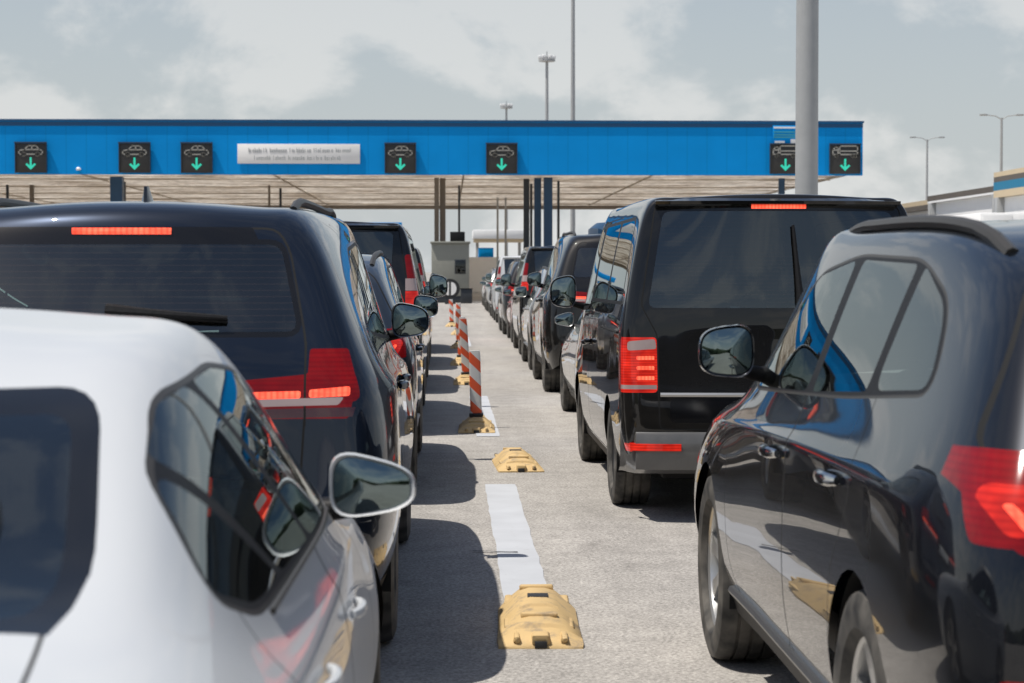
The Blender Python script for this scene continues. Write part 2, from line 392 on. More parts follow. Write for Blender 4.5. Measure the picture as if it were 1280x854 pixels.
# ------------------------------------------------------------------ polygon helpers
def rpoly(P, r, n=4):
    out = []
    m = len(P)
    for i in range(m):
        p = Vector(P[i]); a = Vector(P[i-1]); b = Vector(P[(i+1) % m])
        da, db = (a-p), (b-p)
        rr = min(r, da.length*.45, db.length*.45)
        s = p+da.normalized()*rr; e = p+db.normalized()*rr
        for k in range(n+1):
            t = k/n
            out.append(tuple((1-t)**2*s+2*t*(1-t)*p+t*t*e))
    return out
def area(P): return .5*sum(P[i-1][0]*P[i][1]-P[i][0]*P[i-1][1] for i in range(len(P)))
def offset(P, d):
    s = 1 if area(P) > 0 else -1
    out = []; m = len(P)
    for i in range(m):
        p = Vector(P[i]); e1 = (p-Vector(P[i-1])); e2 = (Vector(P[(i+1) % m])-p)
        if e1.length < 1e-6: e1 = e2
        if e2.length < 1e-6: e2 = e1
        e1.normalize(); e2.normalize()
        n1 = Vector((e1.y, -e1.x))*s; n2 = Vector((e2.y, -e2.x))*s
        nn = n1+n2
        if nn.length < 1e-4: nn = n1
        nn.normalize(); c = max(.5, nn.dot(n1))
        out.append(tuple(p+nn*d/c))
    return out
def inside(p, P):
    x, y = p; r = False; j = len(P)-1
    for i in range(len(P)):
        xi, yi = P[i]; xj, yj = P[j]
        if (yi > y) != (yj > y) and x < (xj-xi)*(y-yi)/(yj-yi+1e-12)+xi: r = not r
        j = i
    return r
def circle(cx, cy, r, n=32): return [(cx+r*math.cos(2*PI*i/n), cy+r*math.sin(2*PI*i/n)) for i in range(n)]
def mirror(P): return [(-a, b) for a, b in reversed(P)]

# ------------------------------------------------------------------ car body
FR = [0, .45, .8]
def base_body(spec, lvl):
    st = spec['st']; J = len(st); K = 7
    verts = []; idx = {}
    def add(key, co): idx[key] = len(verts); verts.append(co)
    E = [[None]*K for _ in range(J)]
    for j, (y, lay, crown) in enumerate(st):
        for k in range(K):
            l = lay[k]; E[j][k] = (l[0], y+(l[2] if len(l) > 2 else 0), l[1])
            for s in (-1, 1): add((s, j, k), (s*E[j][k][0], E[j][k][1], E[j][k][2]))
    lat = [-.8, -.45, 0, .45, .8]
    for j, (y, lay, crown) in enumerate(st):
        x, yy, z = E[j][K-1]
        bul = 0
        if j == 0: bul = -spec['rb'][K-1]
        elif j == J-1: bul = spec['fb'][K-1]
        elif spec.get('tb'): bul = spec['tb'].get(j, 0)
        for i, f in enumerate(lat): add(('t', j, i), (f*x, yy+bul*(1-f*f), z+crown*(1-f*f)))
    for j, tagn, arr, sg in ((0, 'r', spec['rb'], -1), (J-1, 'f', spec['fb'], 1)):
        for k in range(K-1):
            x, yy, z = E[j][k]
            for i, f in enumerate(lat): add((tagn, k, i), (f*x, yy+sg*arr[k]*(1-f*f), z))
    def cr(tagn, j, k, i):  # i 0..6
        if i == 0: return idx[(-1, j, k)]
        if i == 6: return idx[(1, j, k)]
        if k == K-1: return idx[('t', j, i-1)]
        return idx[(tagn, k, i-1)]
    def tp(j, i):
        if i == 0: return idx[(-1, j, K-1)]
        if i == 6: return idx[(1, j, K-1)]
        return idx[('t', j, i-1)]
    faces = []
    for j in range(J-1):
        for k in range(K-1):
            faces.append((idx[(1, j, k)], idx[(1, j+1, k)], idx[(1, j+1, k+1)], idx[(1, j, k+1)]))
            faces.append((idx[(-1, j, k)], idx[(-1, j, k+1)], idx[(-1, j+1, k+1)], idx[(-1, j+1, k)]))
        for i in range(6): faces.append((tp(j, i), tp(j, i+1), tp(j+1, i+1), tp(j+1, i)))
    for k in range(K-1):
        for i in range(6):
            faces.append((cr('r', 0, k, i), cr('r', 0, k, i+1), cr('r', 0, k+1, i+1), cr('r', 0, k+1, i)))
            faces.append((cr('f', J-1, k, i), cr('f', J-1, k+1, i), cr('f', J-1, k+1, i+1), cr('f', J-1, k, i+1)))
    T = [Vector(v) for v in verts]; P = [v.copy() for v in T]
    sharp = {}
    for k, wgt in spec.get('crease', {}).items():
        for j in range(1, J-2):
            for s in (-1, 1): sharp[tuple(sorted((idx[(s, j, k)], idx[(s, j+1, k)])))] = wgt
    def ev(P, lv):
        me = bpy.data.meshes.new('tmp'); me.from_pydata([tuple(p) for p in P], [], faces); me.update()
        if sharp:
            at = me.attributes.new('crease_edge', 'FLOAT', 'EDGE')
            for e in me.edges:
                w_ = sharp.get(tuple(sorted(e.vertices)))
                if w_: at.data[e.index].value = w_
        o = bpy.data.objects.new('tmp', me); col.objects.link(o)
        md = o.modifiers.new('s', 'SUBSURF'); md.levels = lv; md.use_limit_surface = True; md.boundary_smooth = 'PRESERVE_CORNERS'
        dg = bpy.context.evaluated_depsgraph_get()
        me2 = bpy.data.meshes.new_from_object(o.evaluated_get(dg))
        bpy.data.objects.remove(o); bpy.data.meshes.remove(me)
        return me2
    for it in range(3):
        me = ev(P, 1)
        for i in range(len(P)): P[i] += (T[i]-me.vertices[i].co)*.75
        bpy.data.meshes.remove(me)
    me = ev(P, lvl)
    bm = bmesh.new(); bm.from_mesh(me); bpy.data.meshes.remove(me)
    bm.normal_update()
    return bm

def view2(view, v):
    if view == 's': return (v.y, v.z)
    if view == 't': return (v.x, v.y)
    return (v.x, v.z)
def view_ok(view, side, n, c, lim):
    if view == 's': return n.x*side > .22 and c.x*side > .25
    if view == 'r': return n.y < -.12 and c.y < lim
    if view == 'f': return n.y > .12 and c.y > lim
    return n.z > .2
def cut_poly(bm, view, side, P, lim):
    xs = [p[0] for p in P]; zs = [p[1] for p in P]
    m = .01
    bx = (min(xs)-m, max(xs)+m, min(zs)-m, max(zs)+m)
    def fb(f):
        q = [view2(view, v.co) for v in f.verts]
        return min(a for a, _ in q), max(a for a, _ in q), min(b for _, b in q), max(b for _, b in q)
    live = []
    for f in bm.faces:
        c = f.calc_center_median()
        if not view_ok(view, side, f.normal, c, lim): continue
        b = fb(f)
        if b[1] < bx[0] or b[0] > bx[1] or b[3] < bx[2] or b[2] > bx[3]: continue
        live.append(f)
    for i in range(len(P)):
        a = P[i-1]; b = P[i]
        if (a[0]-b[0])**2+(a[1]-b[1])**2 < 1e-9: continue
        e = (min(a[0], b[0])-1e-4, max(a[0], b[0])+1e-4, min(a[1], b[1])-1e-4, max(a[1], b[1])+1e-4)
        sel = []
        for f in live:
            q = fb(f)
            if q[1] < e[0] or q[0] > e[1] or q[3] < e[2] or q[2] > e[3]: continue
            sel.append(f)
        if not sel: continue
        d = (b[0]-a[0], b[1]-a[1]); n2 = (d[1], -d[0])
        if view == 's': co = (0, a[0], a[1]); no = (0, n2[0], n2[1])
        elif view == 't': co = (a[0], a[1], 0); no = (n2[0], n2[1], 0)
        else: co = (a[0], 0, a[1]); no = (n2[0], 0, n2[1])
        ss = set(sel)
        geom = list(set(v for f in sel for v in f.verts))+list(set(x for f in sel for x in f.edges))+sel
        r = bmesh.ops.bisect_plane(bm, geom=geom, dist=1e-5, plane_co=co, plane_no=no)
        new = [g for g in r['geom'] if isinstance(g, bmesh.types.BMFace)]
        live = list(set([f for f in live if f.is_valid and f not in ss] + new))

def build_body(spec, root, lvl=3):
    """regions: (key, view, side, polygon, material, parentkey, lim); first hit wins; key None removes the faces"""
    bm = base_body(spec, lvl)
    ref = bm.copy(); ref.normal_update()
    ref.faces.ensure_lookup_table(); ref.verts.ensure_lookup_table()
    bvh = BVHTree.FromBMesh(ref)
    def surfn(p):
        loc, n, i, d = bvh.find_nearest(p)
        f = ref.faces[i]
        w = poly_3d_calc([v.co for v in f.verts], loc)
        out = Vector()
        for v, ww in zip(f.verts, w): out += v.normal*ww
        return out.normalized()
    for reg in spec['regions']:
        cut_poly(bm, reg['view'], reg.get('side', 1), reg['poly'], reg.get('lim', 0))
    bm.normal_update(); bm.verts.index_update()
    groups = {}
    for f in bm.faces:
        c = f.calc_center_median(); hit = None
        for reg in spec['regions']:
            if view_ok(reg['view'], reg.get('side', 1), f.normal, c, reg.get('lim', 0)) and inside(view2(reg['view'], c), reg['poly']):
                hit = reg; break
        if hit is None: key, mat = 'body', spec['paint']
        else: key, mat = hit['key'], hit['mat']
        if key is None: continue
        groups.setdefault(key, []).append((f, mat))
    made = {}
    names = spec['parts']      # key -> (name, parentkey)
    order = ['body']+sorted([k for k in names if k != 'body'], key=lambda k: names[k][1] is not None)
    for key in order:
        if key not in groups: continue
        fl = groups[key]; vm = {}; vs = []; fs = []; mi = []; mats = []
        for f, mat in fl:
            ids = []
            for v in f.verts:
                k = v.index
                if k not in vm: vm[k] = len(vs); vs.append(v.co.copy())
                ids.append(vm[k])
            if mat not in mats: mats.append(mat)
            fs.append(ids); mi.append(mats.index(mat))
        name, par = names.get(key, (key, None))
        me = bpy.data.meshes.new(name); me.from_pydata(vs, [], fs); me.validate(); me.update()
        for m in mats: me.materials.append(m)
        for p, i in zip(me.polygons, mi): p.material_index = i; p.use_smooth = True
        me.normals_split_custom_set_from_vertices([surfn(v) for v in vs])
        o = bpy.data.objects.new(name, me); col.objects.link(o)
        o.parent = made.get(par, root) if par else root
        made[key] = o
    bm.free()
    made['_bvh'] = bvh; made['_ref'] = ref
    return made

def wheel(root, x, y, r, w, side, style, dark=False):
    """hub mesh named wheel > tyre, rim"""
    h = bmesh.new()
    lathe(h, [(-.05, .0), (-.05, r*.45), (.02, r*.45), (.02, 0)], 24)
    hub = obj('wheel', h, M['alloydark'], root, loc=(x, y, r))
    hub['_w'] = 1; del hub['_w']
    rr = style.get('rim', .68)*r
    t = bmesh.new()
    hw = w/2
    prof = [(-hw*.80, rr*.97), (-hw*.98, rr*1.06), (-hw*1.03, r*.86), (-hw*.94, r*.965), (-hw*.72, r*.997)]
    for gx in (-.42, 0., .42):
        prof += [(hw*(gx-.05), r), (hw*(gx-.045), r-.009), (hw*(gx+.045), r-.009), (hw*(gx+.05), r)]
    prof += [(hw*.72, r*.997), (hw*.94, r*.965), (hw*1.03, r*.86), (hw*.98, rr*1.06), (hw*.80, rr*.97)]
    lathe(t, prof, 56)
    obj('tyre', t, M['tyre'], hub)
    b = bmesh.new(); s = side
    # rim barrel and lip
    lathe(b, [(s*-hw*.7, rr*.96), (s*hw*.35, rr*.90), (s*hw*.72, rr*.93), (s*hw*.80, rr*.985), (s*hw*.76, rr*1.0)], 48)
    n = style.get('spokes', 5); dish = s*hw*.62
    for k in range(n):
        a = 2*PI*k/n+.3
        for da in ((-.14, .14) if style.get('twin') else (0,)):
            wd0, wd1 = style.get('wd', (.055, .075))
            if style.get('twin'): wd0 *= .6; wd1 *= .55
            aa = a+da
            u = Vector((0, math.cos(aa), math.sin(aa))); tg = Vector((0, -math.sin(aa), math.cos(aa)))
            c0 = Vector((0, math.cos(a), math.sin(a)))*rr*.18
            pts = []
            for q, wd, dx in ((rr*.18, wd0*.9, dish*.9), (rr*.55, wd0, dish), (rr*.95, wd1, dish*1.12)):
                base = (c0 if q == rr*.18 else u*q)
                pts.append((base-tg*wd/2+Vector((dx, 0, 0)), base+tg*wd/2+Vector((dx, 0, 0))))
            V = []
            for lft, rgt in pts:
                V.append([b.verts.new(lft), b.verts.new(rgt), b.verts.new(rgt+(lft-rgt)*.15-Vector((s*.04, 0, 0))), b.verts.new(lft+(rgt-lft)*.15-Vector((s*.04, 0, 0)))])
            for A, B in zip(V, V[1:]):
                for q in range(4): b.faces.new((A[q], A[(q+1) % 4], B[(q+1) % 4], B[q]))
    lathe(b, [(dish*.5, rr*.24), (dish*.95, rr*.22), (dish*1.08, rr*.12), (dish*1.08, 0)], 24)
    obj('rim', b, M['alloydark'] if dark else M['alloy'], hub)
    return hub

def wheel_well(bm, x_out, y, z, r, side):
    """black inner arch"""
    n = 20; x_in = .5
    A, B = [], []
    for k in range(n+1):
        a = -.25+(PI+.5)*k/n
        p = (y+r*math.cos(a), z+r*math.sin(a))
        A.append(bm.verts.new((side*(x_out-.03), *p))); B.append(bm.verts.new((side*x_in, *p)))
    for k in range(n): bm.faces.new((A[k], B[k], B[k+1], A[k+1]))
    bm.faces.new(B)

def door_mirror(root, made, side, pos, mat, w=.24, h=.155, taper=.14):
    """pos: centre of mirror glass (local, right side x); housing tapers forward"""
    cx, cy, cz = pos
    b = bmesh.new()
    def outline(sx, sz, n=28):
        o = []
        for k in range(n):
            a = 2*PI*k/n; c, s_ = math.cos(a), math.sin(a); e = .62
            px = math.copysign(abs(c)**e, c)*w/2*sx; pz = math.copysign(abs(s_)**e, s_)*h/2*sz
            pz *= 1-taper*px/(w/2)   # lower towards the outside
            pz -= taper*.12*h*px/(w/2)
            o.append((px, pz))
        return o
    rings = []
    for dy, sx, sz in ((.012, .90, .88), (-.002, .95, .94), (-.006, 1., 1.), (.02, 1.03, 1.03), (.06, .98, .95), (.095, .80, .76), (.115, .5, .5)):
        rings.append([b.verts.new((side*(cx+px), cy+dy, cz+pz)) for px, pz in outline(sx, sz)])
    for A, B in zip(rings, rings[1:]):
        for k in range(len(A)): b.faces.new((A[k], A[(k+1) % len(A)], B[(k+1) % len(A)], B[k]))
    b.faces.new(rings[-1])
    xi = made_x(made, side, cy+.09, cz-h*.45)
    # arm
    tube(b, [(side*(xi-.03), cy+.10, cz-h*.52), (side*(xi+.05), cy+.08, cz-h*.44), (side*(cx-w*.25), cy+.06, cz-h*.36)], [.032, .026, .022], 10, mat=1)
    bmesh.ops.recalc_face_normals(b, faces=b.faces)
    o = obj('door_mirror', b, [mat, M['plastic']], root)
    g = bmesh.new()
    grs = [[g.verts.new((side*(cx+px*q), cy+.004-.010*(1-q*q), cz+pz*q)) for px, pz in outline(.91, .90)] for q in (1., .75, .5, .25)]
    for A, B in zip(grs, grs[1:]):
        for k in range(len(A)): g.faces.new((A[k], A[(k+1) % len(A)], B[(k+1) % len(B)], B[k]))
    gc = g.verts.new((side*cx, cy-.006, cz))
    for k in range(len(grs[-1])): g.faces.new((grs[-1][k], grs[-1][(k+1) % len(grs[-1])], gc))
    bmesh.ops.recalc_face_normals(g, faces=g.faces)
    for f in g.faces:
        if f.normal.y > 0: f.normal_flip()
    # glass aimed a little down at the road and along the flank
    piv = Vector((side*cx, cy, cz))
    for v in g.verts:
        d = v.co-piv; v.co = piv+Matrix.Rotation(R(-1.5), 3, 'X') @ (Matrix.Rotation(R(side*4), 3, 'Z') @ d)
    obj('mirror_glass', g, M['mirror'], o)
    return o
def made_x(made, side, y, z):
    h = made['_bvh'].ray_cast(Vector((side*3, y, z)), Vector((-side, 0, 0)))
    return abs(h[0].x) if h[0] else .8
def rear_y(made, x, z):
    h = made['_bvh'].ray_cast(Vector((x, -3, z)), Vector((0, 1, 0)))
    return h[0].y if h[0] else 0.
def top_z(made, x, y):
    h = made['_bvh'].ray_cast(Vector((x, y, 4)), Vector((0, 0, -1)))
    return h[0].z if h[0] else 1.

def handle(root, made, side, y, z, mat, L=.2, parent=None, r=1.):
    b = bmesh.new()
    x = made_x(made, side, y, z)
    pts = []
    for k in range(7):
        t = k/6; yy = y-L/2+L*t
        xx = made_x(made, side, yy, z)+.008+.024*r*math.sin(PI*t)**.5
        pts.append((side*xx, yy, z))
    tube(b, pts, [q*r for q in (.010, .014, .015, .015, .015, .014, .010)], 8)
    for v in b.verts: v.co.z = z+(v.co.z-z)*1.25
    return obj('handle', b, mat, parent or root)

def seat(root, x, y, zb=.36, head=True):
    b = bmesh.new()
    rot = Matrix.Rotation(R(14), 4, 'X')
    box(b, (x, y+.25, zb+.07), (.48, .5, .16), .05)
    box(b, (x, y-.06, zb+.40), (.48, .14, .62), .055, rot)
    if head:
        box(b, (x, y-.17, zb+.84), (.27, .10, .19), .045, rot)
        tube(b, [(x-.06, y-.14, zb+.66), (x-.06, y-.165, zb+.8)], .008, 6); tube(b, [(x+.06, y-.14, zb+.66), (x+.06, y-.165, zb+.8)], .008, 6)
    obj('seat', b, M['inside'], root)

def cabin(root, rows, xs, dash_y, dash_z, zb):
    for y in rows:
        for x in xs: seat(root, x, y, zb)
    b = bmesh.new(); box(b, (0, dash_y, dash_z), (1.38, .45, .26), .07)
    obj('dashboard', b, M['inner'], root)
    b = bmesh.new()
    n = 24; ring = []
    cy, cz = dash_y-.36, dash_z+.02
    pts = [(-.37+.185*math.cos(2*PI*k/n), cy+.07*math.sin(2*PI*k/n), cz+.175*math.sin(2*PI*k/n)) for k in range(n+1)]
    tube(b, pts, .015, 6, caps=False)
    tube(b, [(-.37, cy, cz), (-.37, cy+.25, cz-.05)], .03, 6); tube(b, [(-.54, cy, cz), (-.2, cy, cz)], .015, 6)
    obj('steering_wheel', b, M['inner'], root)

# ------------------------------------------------------------------ the car types
def S(y, crown, *lay): return (y, lay, crown)
def side_regions(doors, dlos, trim, frontdoor_dlo, paintm, glassm, cuts):
    pass

def reg_common(spec, dlo, panes, doors, trimw, trimmat, glassmats, arches, arch_r, wr, taildefs, rearwin, rearwin_band, tailgate, lim_r, lower=None, windscreen=None, headlamp=None, mid_gaps=True, arch_clad=None, extra=None, grille=None):
    """assemble the region list + part table in priority order"""
    regs = []; parts = {'body': ('body', None)}
    p = spec['paint']
    for s in (1, -1):
        sd = 'R' if s == 1 else 'L'
        for (wy, wz) in arches:
            regs.append(dict(key=None, view='s', side=s, poly=circle(wy, wz, arch_r), mat=None))
        for dn in doors: parts['door_'+dn+sd] = ('door', None)
        parts['trim'+sd] = ('window_trim', None)
        for i, (poly, owner, gm) in enumerate(panes):
            k = 'win%d%s' % (i, sd)
            regs.append(dict(key=k, view='s', side=s, poly=poly, mat=gm)); 
            parts[k] = ('window', 'door_'+owner+sd if owner in doors else None)
        regs.append(dict(key='trim'+sd, view='s', side=s, poly=dlo, mat=M['plastic']))
        if trimw: regs.append(dict(key='trim'+sd, view='s', side=s, poly=offset(dlo, trimw), mat=trimmat))
    for td in taildefs:
        regs.append(td); parts.setdefault(td['key'], ('tail_light' if not td['key'].startswith('strip') else 'light_strip', td.get('par')))
    if rearwin:
        parts['tailgate'] = ('tailgate', None)
        parts['rearwin'] = ('rear_window', 'tailgate')
        regs.append(dict(key='rearwin', view='r', poly=rearwin, mat=glassmats[1], lim=lim_r))
        if rearwin_band: regs.append(dict(key='tailgate', view='r', poly=rearwin_band, mat=M['gloss'], lim=lim_r))
    if extra: 
        for e in extra:
            regs.append(e); parts.setdefault(e['key'], (e.get('name', e['key']), e.get('par')))
    if tailgate:
        parts.setdefault('tailgate', ('tailgate', None))
        regs.append(dict(key='tailgate', view='r', poly=offset(tailgate, -.004), mat=p, lim=lim_r))
        regs.append(dict(key='body', view='r', poly=offset(tailgate, .004), mat=M['gap'], lim=lim_r))
    if windscreen:
        parts['windscreen'] = ('windscreen', None)
        regs.append(dict(key='windscreen', view='f', poly=windscreen, mat=M['clearglass'], lim=spec['wl']))
    if headlamp:
        for s, hp in ((1, headlamp), (-1, mirror(headlamp))):
            regs.append(dict(key='hl%d' % s, view='f', poly=hp, mat=M['headlamp'], lim=spec['wl'])); parts['hl%d' % s] = ('headlight', None)
    if grille:
        regs.append(dict(key='grille', view='f', poly=grille, mat=M['plastic'], lim=spec['wl'])); parts['grille'] = ('grille', None)
    for s in (1, -1):
        sd = 'R' if s == 1 else 'L'
        if arch_clad:
            for (wy, wz) in arches: regs.append(dict(key='clad', view='s', side=s, poly=circle(wy, wz, arch_r+arch_clad), mat=M['plastic']))
            parts['clad'] = ('arch_cladding', None)
        if lower:
            regs.append(dict(key='lower'+sd, view='s', side=s, poly=lower, mat=M['plastic'])); parts['lower'+sd] = ('sill_cladding', None)
        for dn, dp in doors.items():
            regs.append(dict(key='door_'+dn+sd, view='s', side=s, poly=offset(dp, -.0035), mat=p))
            regs.append(dict(key='body', view='s', side=s, poly=offset(dp, .0035), mat=M['gap']))
    spec['regions'] = regs; spec['parts'] = parts

def finish_car(spec, root, made, arches, arch_r, wr, ww, track, style, dark=False):
    b = bmesh.new()
    L = spec['L']
    box(b, (0, L/2, .30), (1.35, L-.7, .16), .04)
    for yy in (.35, L-.4): box(b, (0, yy, .36), (1.2, .3, .14), .04)
    obj('underbody', b, M['plastic'], root)
    for (wy, wz) in arches:
        for s in (1, -1):
            b = bmesh.new(); wheel_well(b, made_x(made, s, wy, wz+arch_r+.02), wy, wz, arch_r+.004, s)
            obj('wheel_housing', b, M['gap'], root)
    for (wy, wz) in arches:
        for s in (1, -1): wheel(root, s*track, wy, wr, ww, s, style, dark)

def quad_rear(x0, z0, x1, z1, r=.03): return rpoly([(x0, z0), (x1, z0), (x1, z1), (x0, z1)], r, 3)

def strip_on_rear(made, x0, x1, z, h, mat, name, root, depth=.03, yoff=-.004, n=12):
    """a lamp strip laid on the tailgate surface"""
    b = bmesh.new(); rows = []
    for k in range(n+1):
        x = x0+(x1-x0)*k/n
        y = rear_y(made, x, z)
        rows.append([b.verts.new((x, y+yoff, z+h/2)), b.verts.new((x, y+yoff-.006, z)), b.verts.new((x, y+yoff, z-h/2)), b.verts.new((x, y+depth, z-h/2)), b.verts.new((x, y+depth, z+h/2))])
    for A, B in zip(rows, rows[1:]):
        for q in range(5): b.faces.new((A[q], A[(q+1) % 5], B[(q+1) % 5], B[q]))
    b.faces.new(rows[0]); b.faces.new(list(reversed(rows[-1])))
    bmesh.ops.recalc_face_normals(b, faces=b.faces)
    return obj(name, b, mat, root)

def strip_on_rear_at(root, s, made):
    b = bmesh.new(); pts = []
    xs = [s*(.60+.30*k/6) for k in range(7)]
    rows = []
    for x in xs:
        y = -.055*(1-abs(x/.945)**6)+max(rear_y(made, min(.9, abs(x)), .5), -.02)-.006
        rows.append([b.verts.new((x, y-.006, .475)), b.verts.new((x, y-.006, .435)), b.verts.new((x, y+.03, .43)), b.verts.new((x, y+.03, .48))])
    for A, B in zip(rows, rows[1:]):
        for q in range(4): b.faces.new((A[q], A[(q+1) % 4], B[(q+1) % 4], B[q]))
    b.faces.new(rows[0]); b.faces.new(rows[-1])
    bmesh.ops.recalc_face_normals(b, faces=b.faces)
    obj('reflector', b, M['taillit'], root)
def wiper(made, root, pivot, tip, zc=.0):
    b = bmesh.new(); pts = []
    for k in range(9):
        t = k/8; x = pivot[0]+(tip[0]-pivot[0])*t; z = pivot[1]+(tip[1]-pivot[1])*t
        pts.append((x, rear_y(made, x, z)-.028, z))
    tube(b, pts, [.026, .024, .020, .017, .015, .013, .012, .011, .008], 8)
    p2 = [(p[0], p[1]+.014, p[2]-.012) for p in pts[1:]]
    tube(b, p2, .008, 6)
    return obj('wiper', b, M['plastic'], root)

def roof_rail(made, root, side, x0, y0, y1, h=.045, r=.016, mat=None):
    b = bmesh.new(); pts = []
    for k in range(15):
        t = k/14; y = y0+(y1-y0)*t; x = x0(t) if callable(x0) else x0
        lift = h*min(1, math.sin(PI*t)*3.2)
        pts.append((side*x, y, top_z(made, side*x, y)+lift-.008))
    tube(b, pts, r, 8)
    for v in b.verts: pass
    return obj('roof_rail', b, mat or M['gloss'], root)

def fin(made, root, y, mat, x=0):
    b = bmesh.new(); z = top_z(made, x, y)
    secs = []
    for k, (dy, hh, w) in enumerate([(-.07, .0, .02), (-.06, .062, .016), (-.03, .064, .024), (.02, .035, .028), (.08, .012, .022), (.11, 0, .008)]):
        secs.append([b.verts.new((x-w, y+dy, z-.02)), b.verts.new((x-w*.35, y+dy, z+hh)), b.verts.new((x+w*.35, y+dy, z+hh)), b.verts.new((x+w, y+dy, z-.02))])
    for A, B in zip(secs, secs[1:]):
        for q in range(3): b.faces.new((A[q], A[q+1], B[q+1], B[q]))
    b.faces.new(secs[0])
    bmesh.ops.recalc_face_normals(b, faces=b.faces)
    return obj('roof_antenna', b, mat, root)

# ---- white saloon ------------------------------------------------------------
def make_sedan(root, pm, lvl=3, near=True, lit=False):
    sp = dict(L=4.65, paint=pm, wl=2.0, rb=[.06, .10, .10, .10, .08, .07, .06], fb=[.1, .14, .15, .14, .12, .1, .08], tb={3: -.10, 2: -.10}, crease={3: .35})
    sp['st'] = [
        S(0, .02, (.66, .33, .08), (.79, .5, 0), (.82, .7, 0), (.79, .90, .03), (.73, .985, .07), (.65, 1.02, .13), (.55, 1.035, .19)),
        S(.35, .02, (.78, .24), (.89, .45), (.90, .7), (.87, .90), (.80, 1.005), (.70, 1.045), (.58, 1.06)),
        S(.86, .03, (.82, .22), (.905, .45), (.91, .7), (.885, .90), (.80, 1.0), (.715, 1.07, .0), (.63, 1.10, 0)),
        S(1.42, .035, (.83, .2), (.9, .45), (.91, .7), (.88, .875), (.81, .972), (.69, 1.25, .06), (.57, 1.34, .06)),
        S(2.1, .035, (.83, .2), (.9, .45), (.91, .7), (.88, .865), (.828, .955), (.685, 1.285), (.56, 1.383)),
        S(2.6, .035, (.83, .2), (.9, .45), (.91, .69), (.88, .86), (.832, .945), (.675, 1.265, -.05), (.55, 1.355, -.1)),
        S(3.25, .05, (.83, .2), (.905, .45), (.91, .67), (.865, .83), (.82, .90), (.76, .95, -.1), (.64, .98, -.12)),
        S(3.9, .04, (.82, .22), (.91, .45), (.90, .65), (.84, .79), (.78, .84), (.7, .87), (.58, .88)),
        S(4.45, .03, (.74, .25), (.84, .45), (.82, .6), (.76, .7), (.7, .74), (.62, .77), (.5, .78)),
        S(4.65, .0, (.5, .28, -.05), (.6, .45), (.6, .58), (.57, .64, -.02), (.52, .68, -.05), (.46, .7, -.08), (.38, .71, -.12))]
    dlo = rpoly([(1.05, 1.04), (1.15, 1.19), (1.46, 1.305), (2.0, 1.333), (2.35, 1.305), (2.70, 1.125), (2.97, .985), (2.80, .955), (1.42, .970), (1.28, .980)], .10, 5)
    dlo = offset(dlo, -.007)
    w0 = rpoly([(1.078, 1.05), (1.165, 1.18), (1.21, 1.20), (1.66, .985), (1.44, .987), (1.31, .995)], .05, 3)
    w1 = rpoly([(1.715, .984), (1.235, 1.225), (1.45, 1.292), (1.67, 1.309), (2.20, .976)], .04, 4)
    w2 = rpoly([(2.25, .975), (1.73, 1.312), (2.0, 1.322), (2.35, 1.294), (2.69, 1.114), (2.92, .985), (2.8, .968)], .05, 4)
    gm = M['clearglass']
    doors = {'rear': rpoly([(1.40, .30), (1.34, .72), (1.20, .90), (1.16, 1.08), (1.3, 1.2), (2.14, 1.30), (2.24, .98), (2.26, .30)], .05, 3),
             'front': rpoly([(2.27, .30), (2.25, .98), (2.15, 1.30), (2.33, 1.28), (2.70, 1.10), (2.94, .975), (3.18, .84), (3.22, .45), (3.12, .30)], .05, 3)}
    tl = rpoly([(.36, .72), (.9, .70), (.9, .90), (.36, .88)], .03, 3)
    tails = []
    for s in (1, -1):
        q = tl if s == 1 else mirror(tl)
        tails.append(dict(key='tl%d' % s, view='r', poly=q, mat=M['taillit'] if lit else M['tail'], lim=.5))
        tails.append(dict(key='tl%d' % s, view='s', side=s, poly=rpoly([(-.1, .72), (.26, .80), (.26, .88), (-.1, .90)], .02, 3), mat=M['tail']))
    win = rpoly([(-.612, 1.082), (.612, 1.082), (.535, 1.287), (-.535, 1.287)], .04, 5)
    reg_common(sp, dlo, [(w0, 'rear', gm), (w1, 'rear', gm), (w2, 'front', gm)], doors, .009, M['rail'], (gm, M['glass']),
               [(.98, .33), (3.72, .33)], .37, .33, tails, win, offset(win, .035), None, 1.55,
               windscreen=rpoly([(-.68, .99), (.68, .99), (.52, 1.36), (-.52, 1.36)], .06), headlamp=rpoly([(.36, .60), (.72, .62), (.74, .74), (.42, .68)], .03),
               grille=rpoly([(-.3, .38), (.3, .38), (.34, .62), (-.34, .62)], .05))
    boot = rpoly([(-.66, .20), (.66, .20), (.6, .80), (-.6, .80)], .08, 4)
    sp['regions'].append(dict(key='bootlid', view='t', poly=boot, mat=pm)); sp['regions'].append(dict(key='body', view='t', poly=offset(boot, .006), mat=M['gap']))
    sp['parts']['bootlid'] = ('boot_lid', None)
    sp['parts']['tailgate'] = ('rear_window_band', None)
    m = build_body(sp, root, lvl)
    finish_car(sp, root, m, [(.98, .33), (3.72, .33)], .37, .33, .22, .79, dict(spokes=5, twin=True))
    for s in (1, -1):
        door_mirror(root, m, s, (.925, 2.86, 1.006), pm, .195, .13, taper=.30)
        handle(root, m, s, 2.42, .80, pm, L=.17, r=.7, parent=m.get('door_front'+('R' if s > 0 else 'L')))
        handle(root, m, s, 1.55, .83, pm, L=.17, r=.7, parent=m.get('door_rear'+('R' if s > 0 else 'L')))
    for s in (1, -1):
        b = bmesh.new(); pts = []
        for k in range(13):
            y = 1.42+1.42*k/12; z = .964-.006*(k/12)
            pts.append((s*(made_x(m, s, y, z)+.004), y, z))
        tube(b, pts, .006, 6); obj('belt_moulding', b, M['rail'], root)
